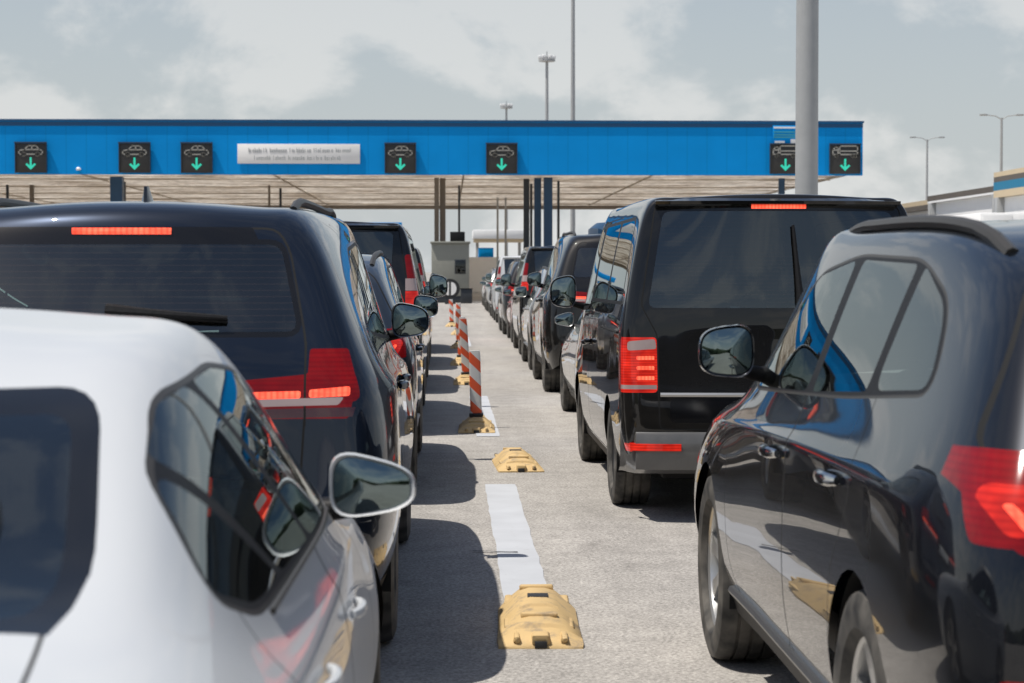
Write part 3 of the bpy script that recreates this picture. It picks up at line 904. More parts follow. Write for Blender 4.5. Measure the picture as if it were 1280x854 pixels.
    if near: cabin(root, (2.1, 1.12), (-.37, .37), 3.0, .84, .30)
    b = bmesh.new(); box(b, (0, -.075, .62), (.5, .012, .11), .004); obj('number_plate', b, M['plate'], root)
    m2 = m; m2['_spec'] = sp
    return m

# ---- big dark SUV with horizontal tail lamps -------------------------------------
def make_suv(root, pm, lvl=3, near=True, dark_rim=True):
    sp = dict(L=4.92, paint=pm, wl=2.4, rb=[.06, .08, .08, .08, .09, .10, .11], fb=[.1, .14, .15, .14, .12, .1, .08], tb={1: -.06}, crease={3: .5})
    sp['st'] = [
        S(0, .028, (.80, .34, .10), (.90, .52, .0), (.92, .78, .02), (.875, 1.05, .05), (.80, 1.24, .12), (.71, 1.54, .29), (.605, 1.685, .38)),
        S(.32, .04, (.90, .27), (.985, .50), (1.0, .80), (.975, 1.05), (.885, 1.235), (.745, 1.57, .16), (.63, 1.725, .22)),
        S(.95, .035, (.93, .25), (1.0, .5), (1.0, .8), (.982, 1.06), (.905, 1.205), (.765, 1.60, .04), (.645, 1.74)),
        S(1.75, .035, (.93, .25), (.98, .5), (.985, .8), (.97, 1.05), (.912, 1.175), (.775, 1.605), (.67, 1.745)),
        S(2.5, .035, (.93, .25), (.98, .5), (.985, .8), (.965, 1.03), (.91, 1.15), (.77, 1.60), (.67, 1.74)),
        S(3.1, .035, (.93, .25), (.985, .5), (.99, .8), (.965, 1.02), (.90, 1.13), (.76, 1.55, -.05), (.65, 1.685, -.1)),
        S(3.85, .05, (.94, .25), (1.0, .5), (1.0, .8), (.96, 1.0), (.90, 1.07), (.84, 1.11, -.1), (.72, 1.15, -.12)),
        S(4.35, .04, (.93, .26), (.99, .5), (.98, .8), (.93, .97), (.87, 1.02), (.8, 1.05), (.68, 1.06)),
        S(4.72, .03, (.86, .28), (.94, .5), (.93, .75), (.88, .88), (.82, .94), (.75, .97), (.62, .98)),
        S(4.92, .0, (.65, .32, -.08), (.72, .5), (.72, .7), (.70, .8, -.02), (.66, .86, -.06), (.60, .9, -.1), (.5, .92, -.15))]
    dlo = rpoly([(.72, 1.26), (.95, 1.50), (1.25, 1.60), (2.2, 1.64), (2.75, 1.60), (3.15, 1.40), (3.45, 1.19), (3.3, 1.155), (1.5, 1.215)], .10, 4)
    w0 = rpoly([(.77, 1.272), (.96, 1.48), (1.23, 1.578), (1.18, 1.248)], .03, 3)
    w1 = rpoly([(1.23, 1.246), (1.28, 1.586), (2.1, 1.622), (2.14, 1.21)], .03, 3)
    w2 = rpoly([(2.19, 1.208), (2.16, 1.622), (2.73, 1.583), (3.12, 1.39), (3.38, 1.19), (3.28, 1.172)], .03, 3)
    doors = {'rear': rpoly([(1.42, .36), (1.36, .75), (1.16, .95), (1.16, 1.22), (1.26, 1.57), (2.15, 1.62), (2.17, .36)], .05, 3),
             'front': rpoly([(2.18, .36), (2.165, 1.62), (2.72, 1.58), (3.13, 1.38), (3.42, 1.18), (3.50, 1.0), (3.46, .45), (3.36, .36)], .05, 3)}
    tails = []
    for s in (1, -1):
        mm = (lambda P: P) if s == 1 else mirror
        k = 'tl%d' % s
        tails.append(dict(key='strip_a%d' % s, par=k, view='r', poly=mm(rpoly([(.37, 1.045), (.665, 1.05), (.665, 1.076), (.37, 1.071)], .008, 2)), mat=M['tailhot'], lim=.5))
        tails.append(dict(key='strip_b%d' % s, par=k, view='r', poly=mm(rpoly([(.695, 1.052), (.84, 1.058), (.84, 1.092), (.695, 1.080)], .008, 2)), mat=M['tailhot'], lim=.5))
        tails.append(dict(key='strip_c%d' % s, par=k, view='r', poly=mm(rpoly([(.37, 1.018), (.80, 1.026), (.82, 1.054), (.37, 1.043)], .01, 2)), mat=M['tailclear'], lim=.5))
        tails.append(dict(key=k, view='r', poly=mm([(.676, .95), (.684, .95), (.684, 1.25), (.676, 1.25)]), mat=M['gap'], lim=.5))
        tails.append(dict(key=k, view='r', poly=mm([(.36, .975), (.85, .985), (.86, 1.018), (.36, 1.01)]), mat=M['taildark'], lim=.5))
        tails.append(dict(key=k, view='r', poly=mm(rpoly([(.35, .978), (.835, .978), (.865, 1.10), (.83, 1.225), (.695, 1.225), (.69, 1.135), (.35, 1.105)], .012, 3)), mat=M['tail'], lim=.5))
        tails.append(dict(key=k, view='s', side=s, poly=rpoly([(-.1, 1.0), (.05, 1.04), (.09, 1.16), (.05, 1.20), (-.1, 1.22)], .03, 3), mat=M['tail']))
        tails.append(dict(key='refl%d' % s, view='r', poly=mm(rpoly([(.5, .50), (.8, .53), (.8, .57), (.5, .54)], .01, 2)), mat=M['tail'], lim=.5))
    win = rpoly([(-.65, 1.285), (.65, 1.285), (.575, 1.60), (-.575, 1.60)], .045, 4)
    gate = rpoly([(-.66, .66), (.66, .66), (.68, 1.0), (.68, 1.25), (.61, 1.58), (.56, 1.66), (-.56, 1.66), (-.61, 1.58), (-.68, 1.25), (-.68, 1.0)], .05, 3)
    extra = [dict(key='tailgate', view='r', poly=rpoly([(-.5, 1.605), (.5, 1.605), (.47, 1.665), (-.47, 1.665)], .01, 2), mat=M['gloss'], lim=1.0),
             dict(key='recess', name='plate_recess', view='r', poly=rpoly([(-.33, .86), (.33, .86), (.36, 1.10), (-.36, 1.10)], .03, 3), mat=M['plastic'], lim=.6)]
    reg_common(sp, dlo, [(w0, 'rear', M['darkglass']), (w1, 'rear', M['darkglass']), (w2, 'front', M['glass'])], doors, .012, M['gloss'], (M['glass'], M['heated']),
               [(.98, .375), (3.95, .375)], .425, .375, tails, win, offset(win, .02), gate, 1.0,
               lower=[(.3, .2), (4.7, .2), (4.7, .345), (.3, .345)],
               windscreen=rpoly([(-.75, 1.16), (.75, 1.16), (.60, 1.66), (-.60, 1.66)], .06), headlamp=rpoly([(.42, .76), (.80, .80), (.80, .90), (.42, .84)], .03),
               grille=rpoly([(-.36, .5), (.36, .5), (.38, .84), (-.38, .84)], .06), extra=extra)
    m = build_body(sp, root, lvl)
    finish_car(sp, root, m, [(.98, .375), (3.95, .375)], .425, .375, .29, .83, dict(spokes=5, twin=True, rim=.70), dark_rim)
    for s in (1, -1):
        sd = 'R' if s > 0 else 'L'
        door_mirror(root, m, s, (.995, 3.18, 1.25), pm, .19, .165, taper=.2)
        handle(root, m, s, 2.36, 1.0, pm, parent=m.get('door_front'+sd)); handle(root, m, s, 1.42, 1.02, pm, parent=m.get('door_rear'+sd))
        roof_rail(m, root, s, lambda t: .595+.03*t, .62, 2.9, .035, .018, M['rail'])
    strip_on_rear(m, -.18, .18, 1.648, .026, M['tailhot'], 'brake_light', root)
    wiper(m, root, (-.03, 1.362), (.40, 1.335))
    fin(m, root, .88, pm)
    if near: cabin(root, (2.2, 1.25), (-.39, .39), 3.25, .98, .45)
    b = bmesh.new(); box(b, (0, rear_y(m, 0, .97)-.008, .98), (.52, .012, .11), .004); obj('number_plate', b, M['plate'], root)
    return m

# ---- rounded SUV ------------------------------------------------------------------
def make_crossover(root, pm, lvl=3, near=True):
    sp = dict(L=4.63, paint=pm, wl=2.3, rb=[.06, .09, .10, .10, .11, .12, .13], fb=[.1, .14, .15, .14, .12, .1, .08], tb={1: -.06}, crease={3: .55})
    sp['st'] = [
        S(0, .04, (.76, .36, .12), (.865, .55, .02), (.89, .80, .02), (.85, 1.0, .06), (.765, 1.18, .17), (.68, 1.41, .36), (.60, 1.50, .48)),
        S(.38, .06, (.86, .28), (.935, .55), (.95, .8), (.93, 1.0), (.85, 1.185), (.725, 1.455, .17), (.645, 1.545, .28)),
        S(.98, .05, (.88, .26), (.945, .5), (.95, .8), (.935, 1.0), (.865, 1.17), (.745, 1.495, .05), (.668, 1.60, .07)),
        S(1.7, .04, (.88, .25), (.94, .5), (.945, .8), (.935, 1.0), (.875, 1.13), (.75, 1.515), (.675, 1.618)),
        S(2.4, .04, (.88, .25), (.94, .5), (.945, .8), (.935, .985), (.88, 1.10), (.75, 1.51), (.67, 1.615)),
        S(2.9, .04, (.88, .25), (.94, .5), (.945, .79), (.93, .965), (.875, 1.075), (.735, 1.45, -.05), (.655, 1.57, -.1)),
        S(3.6, .05, (.89, .25), (.95, .5), (.95, .78), (.915, .935), (.865, 1.0), (.80, 1.06, -.1), (.68, 1.09, -.12)),
        S(4.1, .04, (.88, .26), (.945, .5), (.935, .75), (.88, .9), (.82, .96), (.75, .995), (.62, 1.01)),
        S(4.45, .03, (.8, .28), (.88, .48), (.87, .7), (.82, .82), (.76, .88), (.69, .92), (.56, .93)),
        S(4.63, .0, (.58, .32, -.06), (.66, .48), (.66, .65), (.64, .74, -.02), (.6, .8, -.05), (.54, .84, -.09), (.44, .86, -.13))]
    dlo = rpoly([(.60, 1.215), (.76, 1.43), (1.15, 1.535), (1.9, 1.552), (2.45, 1.50), (2.85, 1.32), (3.18, 1.115), (3.05, 1.088), (1.5, 1.155)], .13, 5)
    dlo = offset(dlo, -.006)
    w0 = rpoly([(.65, 1.228), (.79, 1.415), (1.08, 1.506), (1.11, 1.51), (1.185, 1.194)], .09, 5)
    w1 = rpoly([(1.265, 1.187), (1.19, 1.52), (1.84, 1.535), (1.97, 1.146)], .03, 3)
    w2 = rpoly([(2.06, 1.142), (1.94, 1.536), (2.44, 1.487), (2.84, 1.308), (3.12, 1.118), (3.04, 1.102)], .05, 4)
    doors = {'rear': rpoly([(1.36, .36), (1.28, .72), (1.08, .92), (1.12, 1.17), (1.14, 1.50), (1.89, 1.53), (2.02, 1.12), (2.05, .36)], .05, 3),
             'front': rpoly([(2.06, .36), (2.03, 1.12), (1.90, 1.53), (2.43, 1.48), (2.84, 1.30), (3.12, 1.10), (3.26, .95), (3.22, .45), (3.12, .36)], .05, 3)}
    tails = []
    for s in (1, -1):
        mm = (lambda P: P) if s == 1 else mirror
        k = 'tl%d' % s
        tails.append(dict(key='strip_h%d' % s, par=k, view='r', poly=mm(rpoly([(.50, .985), (.80, .98), (.835, 1.03), (.815, 1.035), (.785, 1.0), (.50, 1.005)], .008, 2)), mat=M['tailhot'], lim=.6))
        tails.append(dict(key='strip_a%d' % s, par=k, view='r', poly=mm(rpoly([(.44, .985), (.835, .968), (.872, 1.04), (.85, 1.07), (.44, 1.062)], .02, 3)), mat=M['taillit'], lim=.6))
        tails.append(dict(key=k, view='r', poly=mm(rpoly([(.40, .955), (.81, .93), (.86, .99), (.92, 1.12), (.84, 1.135), (.40, 1.13)], .025, 3)), mat=M['tail'], lim=.6))
        tails.append(dict(key=k, view='s', side=s, poly=rpoly([(-.2, .94), (.10, .95), (.27, 1.12), (.22, 1.135), (-.2, 1.13)], .02, 3), mat=M['tail']))
        tails.append(dict(key='refl%d' % s, view='r', poly=mm(rpoly([(.42, .60), (.86, .62), (.86, .69), (.42, .68)], .015, 2)), mat=M['tail'], lim=.5))
    win = rpoly([(-.68, 1.20), (.68, 1.20), (.55, 1.46), (-.55, 1.46)], .06, 4)
    gate = rpoly([(-.60, .62), (.60, .62), (.78, .93), (.845, 1.14), (.68, 1.46), (.56, 1.55), (-.56, 1.55), (-.68, 1.46), (-.845, 1.14), (-.78, .93)], .04, 3)
    reg_common(sp, dlo, [(w0, 'rear', M['glass']), (w1, 'rear', M['glass']), (w2, 'front', M['clearglass'])], doors, .008, M['rail'], (M['glass'], M['darkglass']),
               [(.95, .36), (3.76, .36)], .405, .36, tails, win, offset(win, .03), gate, 1.1,
               windscreen=rpoly([(-.72, 1.12), (.72, 1.12), (.57, 1.55), (-.57, 1.55)], .06), headlamp=rpoly([(.40, .68), (.74, .70), (.76, .84), (.40, .78)], .03),
               grille=rpoly([(-.36, .42), (.36, .42), (.40, .76), (-.40, .76)], .06),
               lower=[(1.3, .2), (3.35, .2), (3.35, .31), (1.3, .31)])
    m = build_body(sp, root, lvl)
    finish_car(sp, root, m, [(.95, .36), (3.76, .36)], .405, .36, .25, .815, dict(spokes=7, rim=.68, wd=(.05, .085)))
    for s in (1, -1):
        sd = 'R' if s > 0 else 'L'
        door_mirror(root, m, s, (.985, 2.96, 1.225), pm, .19, .175, taper=.12)
        handle(root, m, s, 2.24, .945, M['chrome'] if near else pm, parent=m.get('door_front'+sd)); handle(root, m, s, 1.30, .96, M['chrome'] if near else pm, parent=m.get('door_rear'+sd))
        roof_rail(m, root, s, lambda t: .648+.02*math.sin(PI*t), .66, 2.45, .024, .019, M['rail'])
        b = bmesh.new(); pts = [(s*(made_x(m, s, 1.4+1.85*k/10, .35)+.008), 1.4+1.85*k/10, .35) for k in range(11)]
        tube(b, pts, .016, 6); obj('sill_strip', b, M['alu'], root)
    strip_on_rear(m, -.2, .2, 1.53, .02, M['tail'], 'brake_light', root)
    wiper(m, root, (-.02, 1.22), (.40, 1.21))
    if near: cabin(root, (2.0, 1.1), (-.38, .38), 3.0, .97, .42)
    b = bmesh.new(); box(b, (0, rear_y(m, 0, .82)-.008, .82), (.52, .012, .11), .004); obj('number_plate', b, M['plate'], root)
    return m

# ---- van ---------------------------------------------------------------------------
def make_van(root, pm, lvl=3, near=True, tall_lamps=False):
    sp = dict(L=4.9, paint=pm, wl=3.0, rb=[.06, .06, .05, .05, .06, .07, .08], fb=[.1, .14, .15, .14, .12, .1, .08], tb={1: -.05}, crease={4: .45})
    sp['st'] = [
        S(0, .03, (.80, .30, .05), (.90, .5, 0), (.925, .8, .0), (.92, 1.1, .02), (.895, 1.28, .04), (.815, 1.70, .11), (.74, 1.905, .16)),
        S(.22, .035, (.88, .28), (.94, .5), (.95, .8), (.95, 1.1), (.925, 1.28), (.84, 1.73, .03), (.755, 1.935, .05)),
        S(1.0, .03, (.90, .25), (.95, .5), (.955, .8), (.95, 1.1), (.93, 1.27), (.84, 1.74), (.75, 1.95)),
        S(2.0, .03, (.90, .25), (.95, .5), (.955, .8), (.95, 1.1), (.93, 1.27), (.84, 1.74), (.75, 1.955)),
        S(3.0, .03, (.90, .25), (.95, .5), (.955, .8), (.95, 1.1), (.93, 1.26), (.84, 1.73), (.75, 1.945)),
        S(3.65, .03, (.9, .25), (.95, .5), (.955, .8), (.95, 1.08), (.92, 1.24, .05), (.82, 1.68, -.1), (.72, 1.88, -.2)),
        S(4.3, .05, (.9, .25), (.95, .5), (.95, .8), (.92, 1.0), (.88, 1.1), (.82, 1.17, -.05), (.7, 1.2, -.08)),
        S(4.6, .03, (.86, .26), (.93, .5), (.92, .78), (.88, .95), (.83, 1.02), (.76, 1.07), (.64, 1.09)),
        S(4.8, .02, (.78, .28), (.86, .5), (.86, .75), (.82, .88), (.77, .95), (.7, .99), (.58, 1.0)),
        S(4.9, .0, (.6, .3, -.05), (.68, .5), (.68, .7), (.66, .8), (.62, .87), (.56, .91, -.03), (.46, .92, -.06))]
    dlo = rpoly([(.28, 1.30), (.42, 1.80), (.55, 1.845), (3.15, 1.84), (3.40, 1.76), (4.08, 1.24), (3.95, 1.20), (3.0, 1.225), (2.9, 1.285)], .05, 3)
    w0 = rpoly([(.33, 1.32), (.45, 1.78), (.57, 1.82), (1.42, 1.82), (1.42, 1.315)], .04, 3)
    w1 = rpoly([(1.52, 1.315), (1.52, 1.82), (2.66, 1.82), (2.66, 1.312)], .04, 3)
    w2 = rpoly([(2.82, 1.295), (2.82, 1.815), (3.14, 1.815), (3.37, 1.735), (4.0, 1.25), (3.93, 1.225), (3.03, 1.25)], .03, 3)
    doors = {'sliding': rpoly([(1.46, .32), (1.46, 1.86), (2.72, 1.86), (2.72, .32)], .05, 3),
             'front': rpoly([(2.73, .32), (2.73, 1.86), (3.16, 1.855), (3.43, 1.77), (4.12, 1.22), (4.0, .78), (3.60, .50), (3.5, .32)], .05, 3)}
    tails = []
    for s in (1, -1):
        mm = (lambda P: P) if s == 1 else mirror
        k = 'tl%d' % s
        if not tall_lamps:
            for i, (z0, z1) in enumerate(((.855, .878), (.915, .938), (.975, .998))):
                tails.append(dict(key='strip%d%d' % (i, s), par=k, view='r', poly=mm(rpoly([(.755, z0), (.86, z0), (.86, z1), (.755, z1)], .006, 2)), mat=M['tailhot'], lim=.3))
            tails.append(dict(key=k, view='r', poly=mm(rpoly([(.74, 1.04), (.915, 1.03), (.915, 1.085), (.75, 1.10)], .015, 2)), mat=M['tailclear'], lim=.3))
            tails.append(dict(key=k, view='r', poly=mm([(.74, .80), (.95, .80), (.95, .825), (.74, .825)]), mat=M['tailclear'], lim=.3))
            tails.append(dict(key=k, view='r', poly=mm(rpoly([(.735, .78), (.97, .78), (.97, 1.11), (.74, 1.11)], .025, 3)), mat=M['taillit'], lim=.3))
            tails.append(dict(key=k, view='s', side=s, poly=rpoly([(-.1, .78), (.17, .80), (.14, 1.10), (-.1, 1.11)], .03, 3), mat=M['tail']))
        else:
            tails.append(dict(key=k, view='r', poly=mm([(.80, 1.33), (.97, 1.33), (.97, 1.44), (.80, 1.44)]), mat=M['tailclear'], lim=.3))
            tails.append(dict(key='strip%d' % s, par=k, view='r', poly=mm([(.80, 1.17), (.97, 1.17), (.97, 1.325), (.80, 1.325)]), mat=M['taillit'], lim=.3))
            tails.append(dict(key=k, view='r', poly=mm(rpoly([(.86, 1.10), (.97, 1.10), (.97, 1.66), (.79, 1.66)], .03, 3)), mat=M['tail'], lim=.3))
            tails.append(dict(key=k, view='s', side=s, poly=rpoly([(-.1, 1.10), (.12, 1.12), (.17, 1.62), (-.1, 1.66)], .03, 3), mat=M['tail']))
        tails.append(dict(key='refl%d' % s, view='r', poly=mm(rpoly([(.66, .425), (.93, .425), (.93, .475), (.66, .465)], .012, 2)), mat=M['taillit'], lim=.3))
    wx = .79 if not tall_lamps else .66
    win = rpoly([(-wx, 1.285), (wx, 1.285), (.69, 1.865), (-.69, 1.865)], .05, 4)
    gate = rpoly([(-.72, .56), (.72, .56), (.73, .78), (.735, 1.12), (.83, 1.30), (.74, 1.88), (.70, 1.915), (-.70, 1.915), (-.74, 1.88), (-.83, 1.30), (-.735, 1.12), (-.73, .78)], .03, 3)
    extra = [dict(key='bump', name='bumper', view='r', poly=rpoly([(-.95, .25), (.95, .25), (.95, .545), (-.95, .545)], .02, 2), mat=pm, lim=.4),
             dict(key='tailgate', view='r', poly=rpoly([(-.66, .60), (.66, .60), (.66, .745), (-.66, .745)], .03, 3), mat=M['gloss'], lim=.4)]
    reg_common(sp, dlo, [(w0, '', M['darkglass']), (w1, 'sliding', M['darkglass']), (w2, 'front', M['glass'])], doors, .0, M['rubber'], (M['glass'], M['heated']),
               [(.97, .335), (3.97, .335)], .375, .335, tails, win, offset(win, .012), gate, .5,
               windscreen=rpoly([(-.74, 1.2), (.74, 1.2), (.62, 1.84), (-.62, 1.84)], .06), headlamp=rpoly([(.40, .74), (.80, .74), (.80, .92), (.44, .86)], .03),
               grille=rpoly([(-.4, .45), (.4, .45), (.4, .84), (-.4, .84)], .05), extra=extra,
               lower=[(1.3, .2), (3.6, .2), (3.6, .31), (1.3, .31)])
    m = build_body(sp, root, lvl)
    finish_car(sp, root, m, [(.97, .335), (3.97, .335)], .375, .335, .235, .815, dict(spokes=5, rim=.66, wd=(.07, .1)), True)
    for s in (1, -1):
        sd = 'R' if s > 0 else 'L'
        door_mirror(root, m, s, (1.085, 3.70, 1.345), M['gloss'] if near else pm, .20, .24)
        handle(root, m, s, 2.88, .98, pm, parent=m.get('door_front'+sd)); handle(root, m, s, 2.58, 1.0, pm, parent=m.get('door_sliding'+sd))
        # bright crease strip and sliding rail
        b = bmesh.new(); pts = [(s*(made_x(m, s, .3+1.3*k/8, 1.13)+.002), .3+1.3*k/8, 1.13) for k in range(9)]
        tube(b, pts, .008, 6); obj('sliding_rail', b, M['gap'], root)
    strip_on_rear(m, -.165, .165, 1.892, .025, M['tailhot'], 'brake_light', root)
    b = bmesh.new()
    for x in (-.66, .66): pass
    pts = [(x, rear_y(m, x, .768)-.012, .768) for x in [-.72+1.44*k/10 for k in range(11)]]
    tube(b, pts, .014, 6); obj('chrome_strip', b, M['alu'], root)
    # stepped rear bumper
    b = bmesh.new(); rows = []
    for k in range(17):
        t = -1+2*k/16; x = .945*math.sin(t*PI/2*.98); 
        y = -.055*(1-abs(x/.945)**6)
        yb = max(rear_y(m, min(.9, abs(x)), .5), -.02) if abs(x) < .9 else .1
        y0 = y+yb+(.0 if abs(x) < .9 else .05)
        rows.append([b.verts.new((x, y0+.10, .545)), b.verts.new((x, y0+.012, .545)), b.verts.new((x, y0, .53)), b.verts.new((x, y0-.004, .40)), b.verts.new((x, y0+.02, .32)), b.verts.new((x, y0+.10, .29))])
    for A, B in zip(rows, rows[1:]):
        for q in range(5): b.faces.new((A[q], A[q+1], B[q+1], B[q]))
    bmesh.ops.recalc_face_normals(b, faces=b.faces)
    if sum(f.normal.y for f in b.faces) > 0:
        for f in b.faces: f.normal_flip()
    obj('rear_bumper', b, M['bumper'], root)
    for s in (1, -1): strip_on_rear_at(root, s, m)
    # roof lip over the glass
    b = bmesh.new(); rows = []
    for k in range(15):
        x = -.74+1.48*k/14; y = rear_y(m, x*.93, 1.88)
        rows.append([b.verts.new((x, y-.055, 1.905)), b.verts.new((x, y-.06, 1.925)), b.verts.new((x, y+.06, 1.962-.03*abs(x/.74)**3)), b.verts.new((x, y+.06, 1.89))])
    for A, B in zip(rows, rows[1:]):
        for q in range(4): b.faces.new((A[q], A[(q+1) % 4], B[(q+1) % 4], B[q]))
    b.faces.new(rows[0]); b.faces.new(list(reversed(rows[-1])))
    bmesh.ops.recalc_face_normals(b, faces=b.faces)
    obj('roof_spoiler', b, pm, root)
    # wiper standing upright
    if not tall_lamps: wiper(m, root, (.12, 1.27), (.08, 1.78))
    if near: cabin(root, (3.0, 1.9, .95), (-.42, .42), 3.85, 1.08, .62)
    b = bmesh.new(); box(b, (0, rear_y(m, 0, .67)-.01, .67), (.52, .012, .11), .004); obj('number_plate', b, M['plate'], root)
    return m

GL = 'cars waiting nose to tail in the left queue'
GR = 'cars waiting nose to tail in the right queue'
lift = {}
def place(maker, name, x, y, label, cat, group, rz=0, **kw):
    r = empty(name)
    m = maker(r, **kw)
    r.location = (x, y, 0); r.rotation_euler = (0, 0, rz)
    tag(r, label, cat, group)
    return r

# ------------------------------------------------------------------ ground, markings
def sheet(name, x0, x1, y0, y1, z, mat, nx=1, ny=1):
    b = bmesh.new()
    V = [[b.verts.new((x0+(x1-x0)*i/nx, y0+(y1-y0)*j/ny, z)) for i in range(nx+1)] for j in range(ny+1)]
    for j in range(ny):
        for i in range(nx): b.faces.new((V[j][i], V[j][i+1], V[j+1][i+1], V[j+1][i]))
    return obj(name, b, mat, smooth=False)
tag(sheet('road', -3000, 3000, -200, 6000, 0, M['asphalt']), kind='structure')

def dash(x, y0, y1, w=.215):
    b = bmesh.new(); n = 24; A = []
    for k in range(n+1):
        y = y0+(y1-y0)*k/n; e = .006
        A.append((b.verts.new((x-w/2+random.uniform(-e, e), y, .004)), b.verts.new((x+w/2+random.uniform(-e, e), y, .004))))
    for p, q in zip(A, A[1:]): b.faces.new((p[0], p[1], q[1], q[0]))
    return obj('road_marking', b, M['line'], smooth=False)
for y0, y1 in ((8.6, 14.0), (18.1, 24.0), (29, 34.5), (40, 45.5), (51, 56.5), (62, 67.5), (73, 78.5)):
    tag(dash(.365, y0, y1), kind='structure')
# other lanes to either side
for x in (-2.75, 4.2):
    for k in range(8): tag(dash(x, 3+k*11, 8.4+k*11), kind='structure')
def dark_strip(pts, w):
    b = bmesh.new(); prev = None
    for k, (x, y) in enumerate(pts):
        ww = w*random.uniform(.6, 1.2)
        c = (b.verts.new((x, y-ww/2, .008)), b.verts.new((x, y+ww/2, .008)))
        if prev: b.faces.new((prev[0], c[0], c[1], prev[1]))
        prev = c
    return tag(obj('road_dark_strip', b, M['dark_strip'], smooth=False), kind='structure')
dark_strip([(.13+.04*k, 10.62-.008*k+random.uniform(-.01, .01)) for k in range(7)], .022)  # thin dark strip laid across the asphalt and the painted dash
# ------------------------------------------------------------------ yellow kerb bases and striped posts
def base_mesh():
    b = bmesh.new()
    L, W = 1.30, .34
    # (y, half width at foot, half width at crown, height)
    secs = [(-.65, .17, .10, .012), (-.62, .17, .11, .045), (-.50, .172, .105, .075), (-.49, .172, .10, .095), (-.22, .17, .085, .125),
            (-.21, .17, .08, .140), (.21, .17, .08, .140), (.22, .17, .085, .125), (.49, .13, .07, .095), (.50, .125, .07, .075), (.62, .10, .06, .045), (.65, .09, .05, .012)]
    rows = []
    for y, a, c, h in secs:
        rows.append([b.verts.new((-a, y, 0.0)), b.verts.new((-a, y, min(.018, h))), b.verts.new((-c, y, h*.86)), b.verts.new((-c*.45, y, h)), b.verts.new((c*.45, y, h)), b.verts.new((c, y, h*.86)), b.verts.new((a, y, min(.018, h))), b.verts.new((a, y, 0))])
    for A, B in zip(rows, rows[1:]):
        for q in range(7): b.faces.new((A[q], A[q+1], B[q+1], B[q]))
    b.faces.new(rows[0]); b.faces.new(list(reversed(rows[-1])))
    # moulded ribs and lug recesses at the ends
    for s in (-1, 1):
        for x in ((-.095, .095) if s < 0 else (-.06, .06)):
            box(b, (x, s*.56, .045), (.026, .17, .035), .010)
        box(b, (0, s*.60, .045), (.07, .10, .05), .010)
        box(b, (0, s*.36, .108), (.15, .035, .035), .008)
        for x in (-.125, .125): box(b, (x, s*.30, .05), (.035, .20, .022), .009)
    bmesh.ops.recalc_face_normals(b, faces=b.faces)
    return b
base_me = base_mesh()
def kerb_base(x, y, label, rz=0, sc_=1.):
    b = base_me.copy()
    for v in b.verts: v.co += Vector((random.uniform(-1, 1), random.uniform(-1, 1), random.uniform(-1, 1)*.6))*.003; v.co.z = max(v.co.z, 0)
    r = empty('lane_separator_base', (x, y, 0), rz); r.scale = (sc_, sc_, sc_*.78)
    obj('rubber_kerb', b, M['yellow'], r)
    d = bmesh.new(); box(d, (0, -.652, .022), (.05, .012, .035), .003); obj('end_slot', d, M['rubber'], r)
    d = bmesh.new(); box(d, (0, 0, .138), (.09, .09, .012), .004); obj('socket', d, M['rubber'], r)
    tag(r, label, 'lane separator', 'yellow rubber kerb pieces along the lane line')
    return r
kerb_base(.385, 8.52, 'worn yellow rubber kerb piece without a post at the near end of the painted dash', R(-1.5))
kerb_base(.525, 15.5, 'yellow rubber kerb piece without a post lying right of the line beyond the painted dash', R(2))
kerb_base(.275, 19.1, 'yellow rubber kerb piece carrying the nearest and largest striped post', R(-1))
kerb_base(.245, 27.0, 'yellow rubber kerb piece carrying the second striped post', 0)
kerb_base(.21, 32.5, 'yellow rubber kerb piece carrying the third striped post', 0)
kerb_base(.22, 39.5, 'yellow rubber kerb piece carrying the fourth striped post', 0)
kerb_base(.24, 48, 'yellow rubber kerb piece carrying the fifth striped post', 0)
kerb_base(.10, 55, 'yellow rubber kerb piece carrying the farthest striped post', 0)
def post(x, y, label, tilt=0, h=.66, rz=0):
    r = empty('delineator_post', (x, y, .115), rz); r.rotation_euler = (R(1), R(tilt), rz)
    b = bmesh.new()
    # slim panel with rounded edges, slightly bowed
    n = 8; w = .062; t = .022
    pro = []; w = .055
    for k in range(16):
        a = 2*PI*k/16; e = .45
        pro.append((math.copysign(abs(math.cos(a))**e, math.cos(a))*w, math.copysign(abs(math.sin(a))**e, math.sin(a))*t))
    rows = []
    for q in range(13):
        z = .03+h*q/12; f = 1 if q < 12 else .9
        rows.append([b.verts.new((px*f, py*f, z)) for px, py in pro])
    for A, B in zip(rows, rows[1:]):
        for k in range(16): b.faces.new((A[k], A[(k+1) % 16], B[(k+1) % 16], B[k]))
    b.faces.new(rows[-1])
    obj('striped_panel', b, M['stripes'], r)
    b = bmesh.new(); box(b, (0, 0, .012), (.135, .08, .035), .008); obj('post_foot', b, M['rubber'], r)
    tag(r, label, 'delineator', 'red and white striped posts on the lane line')
post(.270, 19.1, 'nearest red and white striped post, largest of the row', -1.5, .60)
post(.245, 27.0, 'second red and white striped post, just behind the nearest one and leaning left', -3.5, .72)
post(.21, 32.5, 'third red and white striped post from the camera', 2, .62)
post(.22, 39.5, 'fourth red and white striped post from the camera', -2, .62)
post(.24, 48, 'fifth red and white striped post from the camera', 1, .6)
post(.10, 55, 'farthest and smallest red and white striped post', -2, .6)

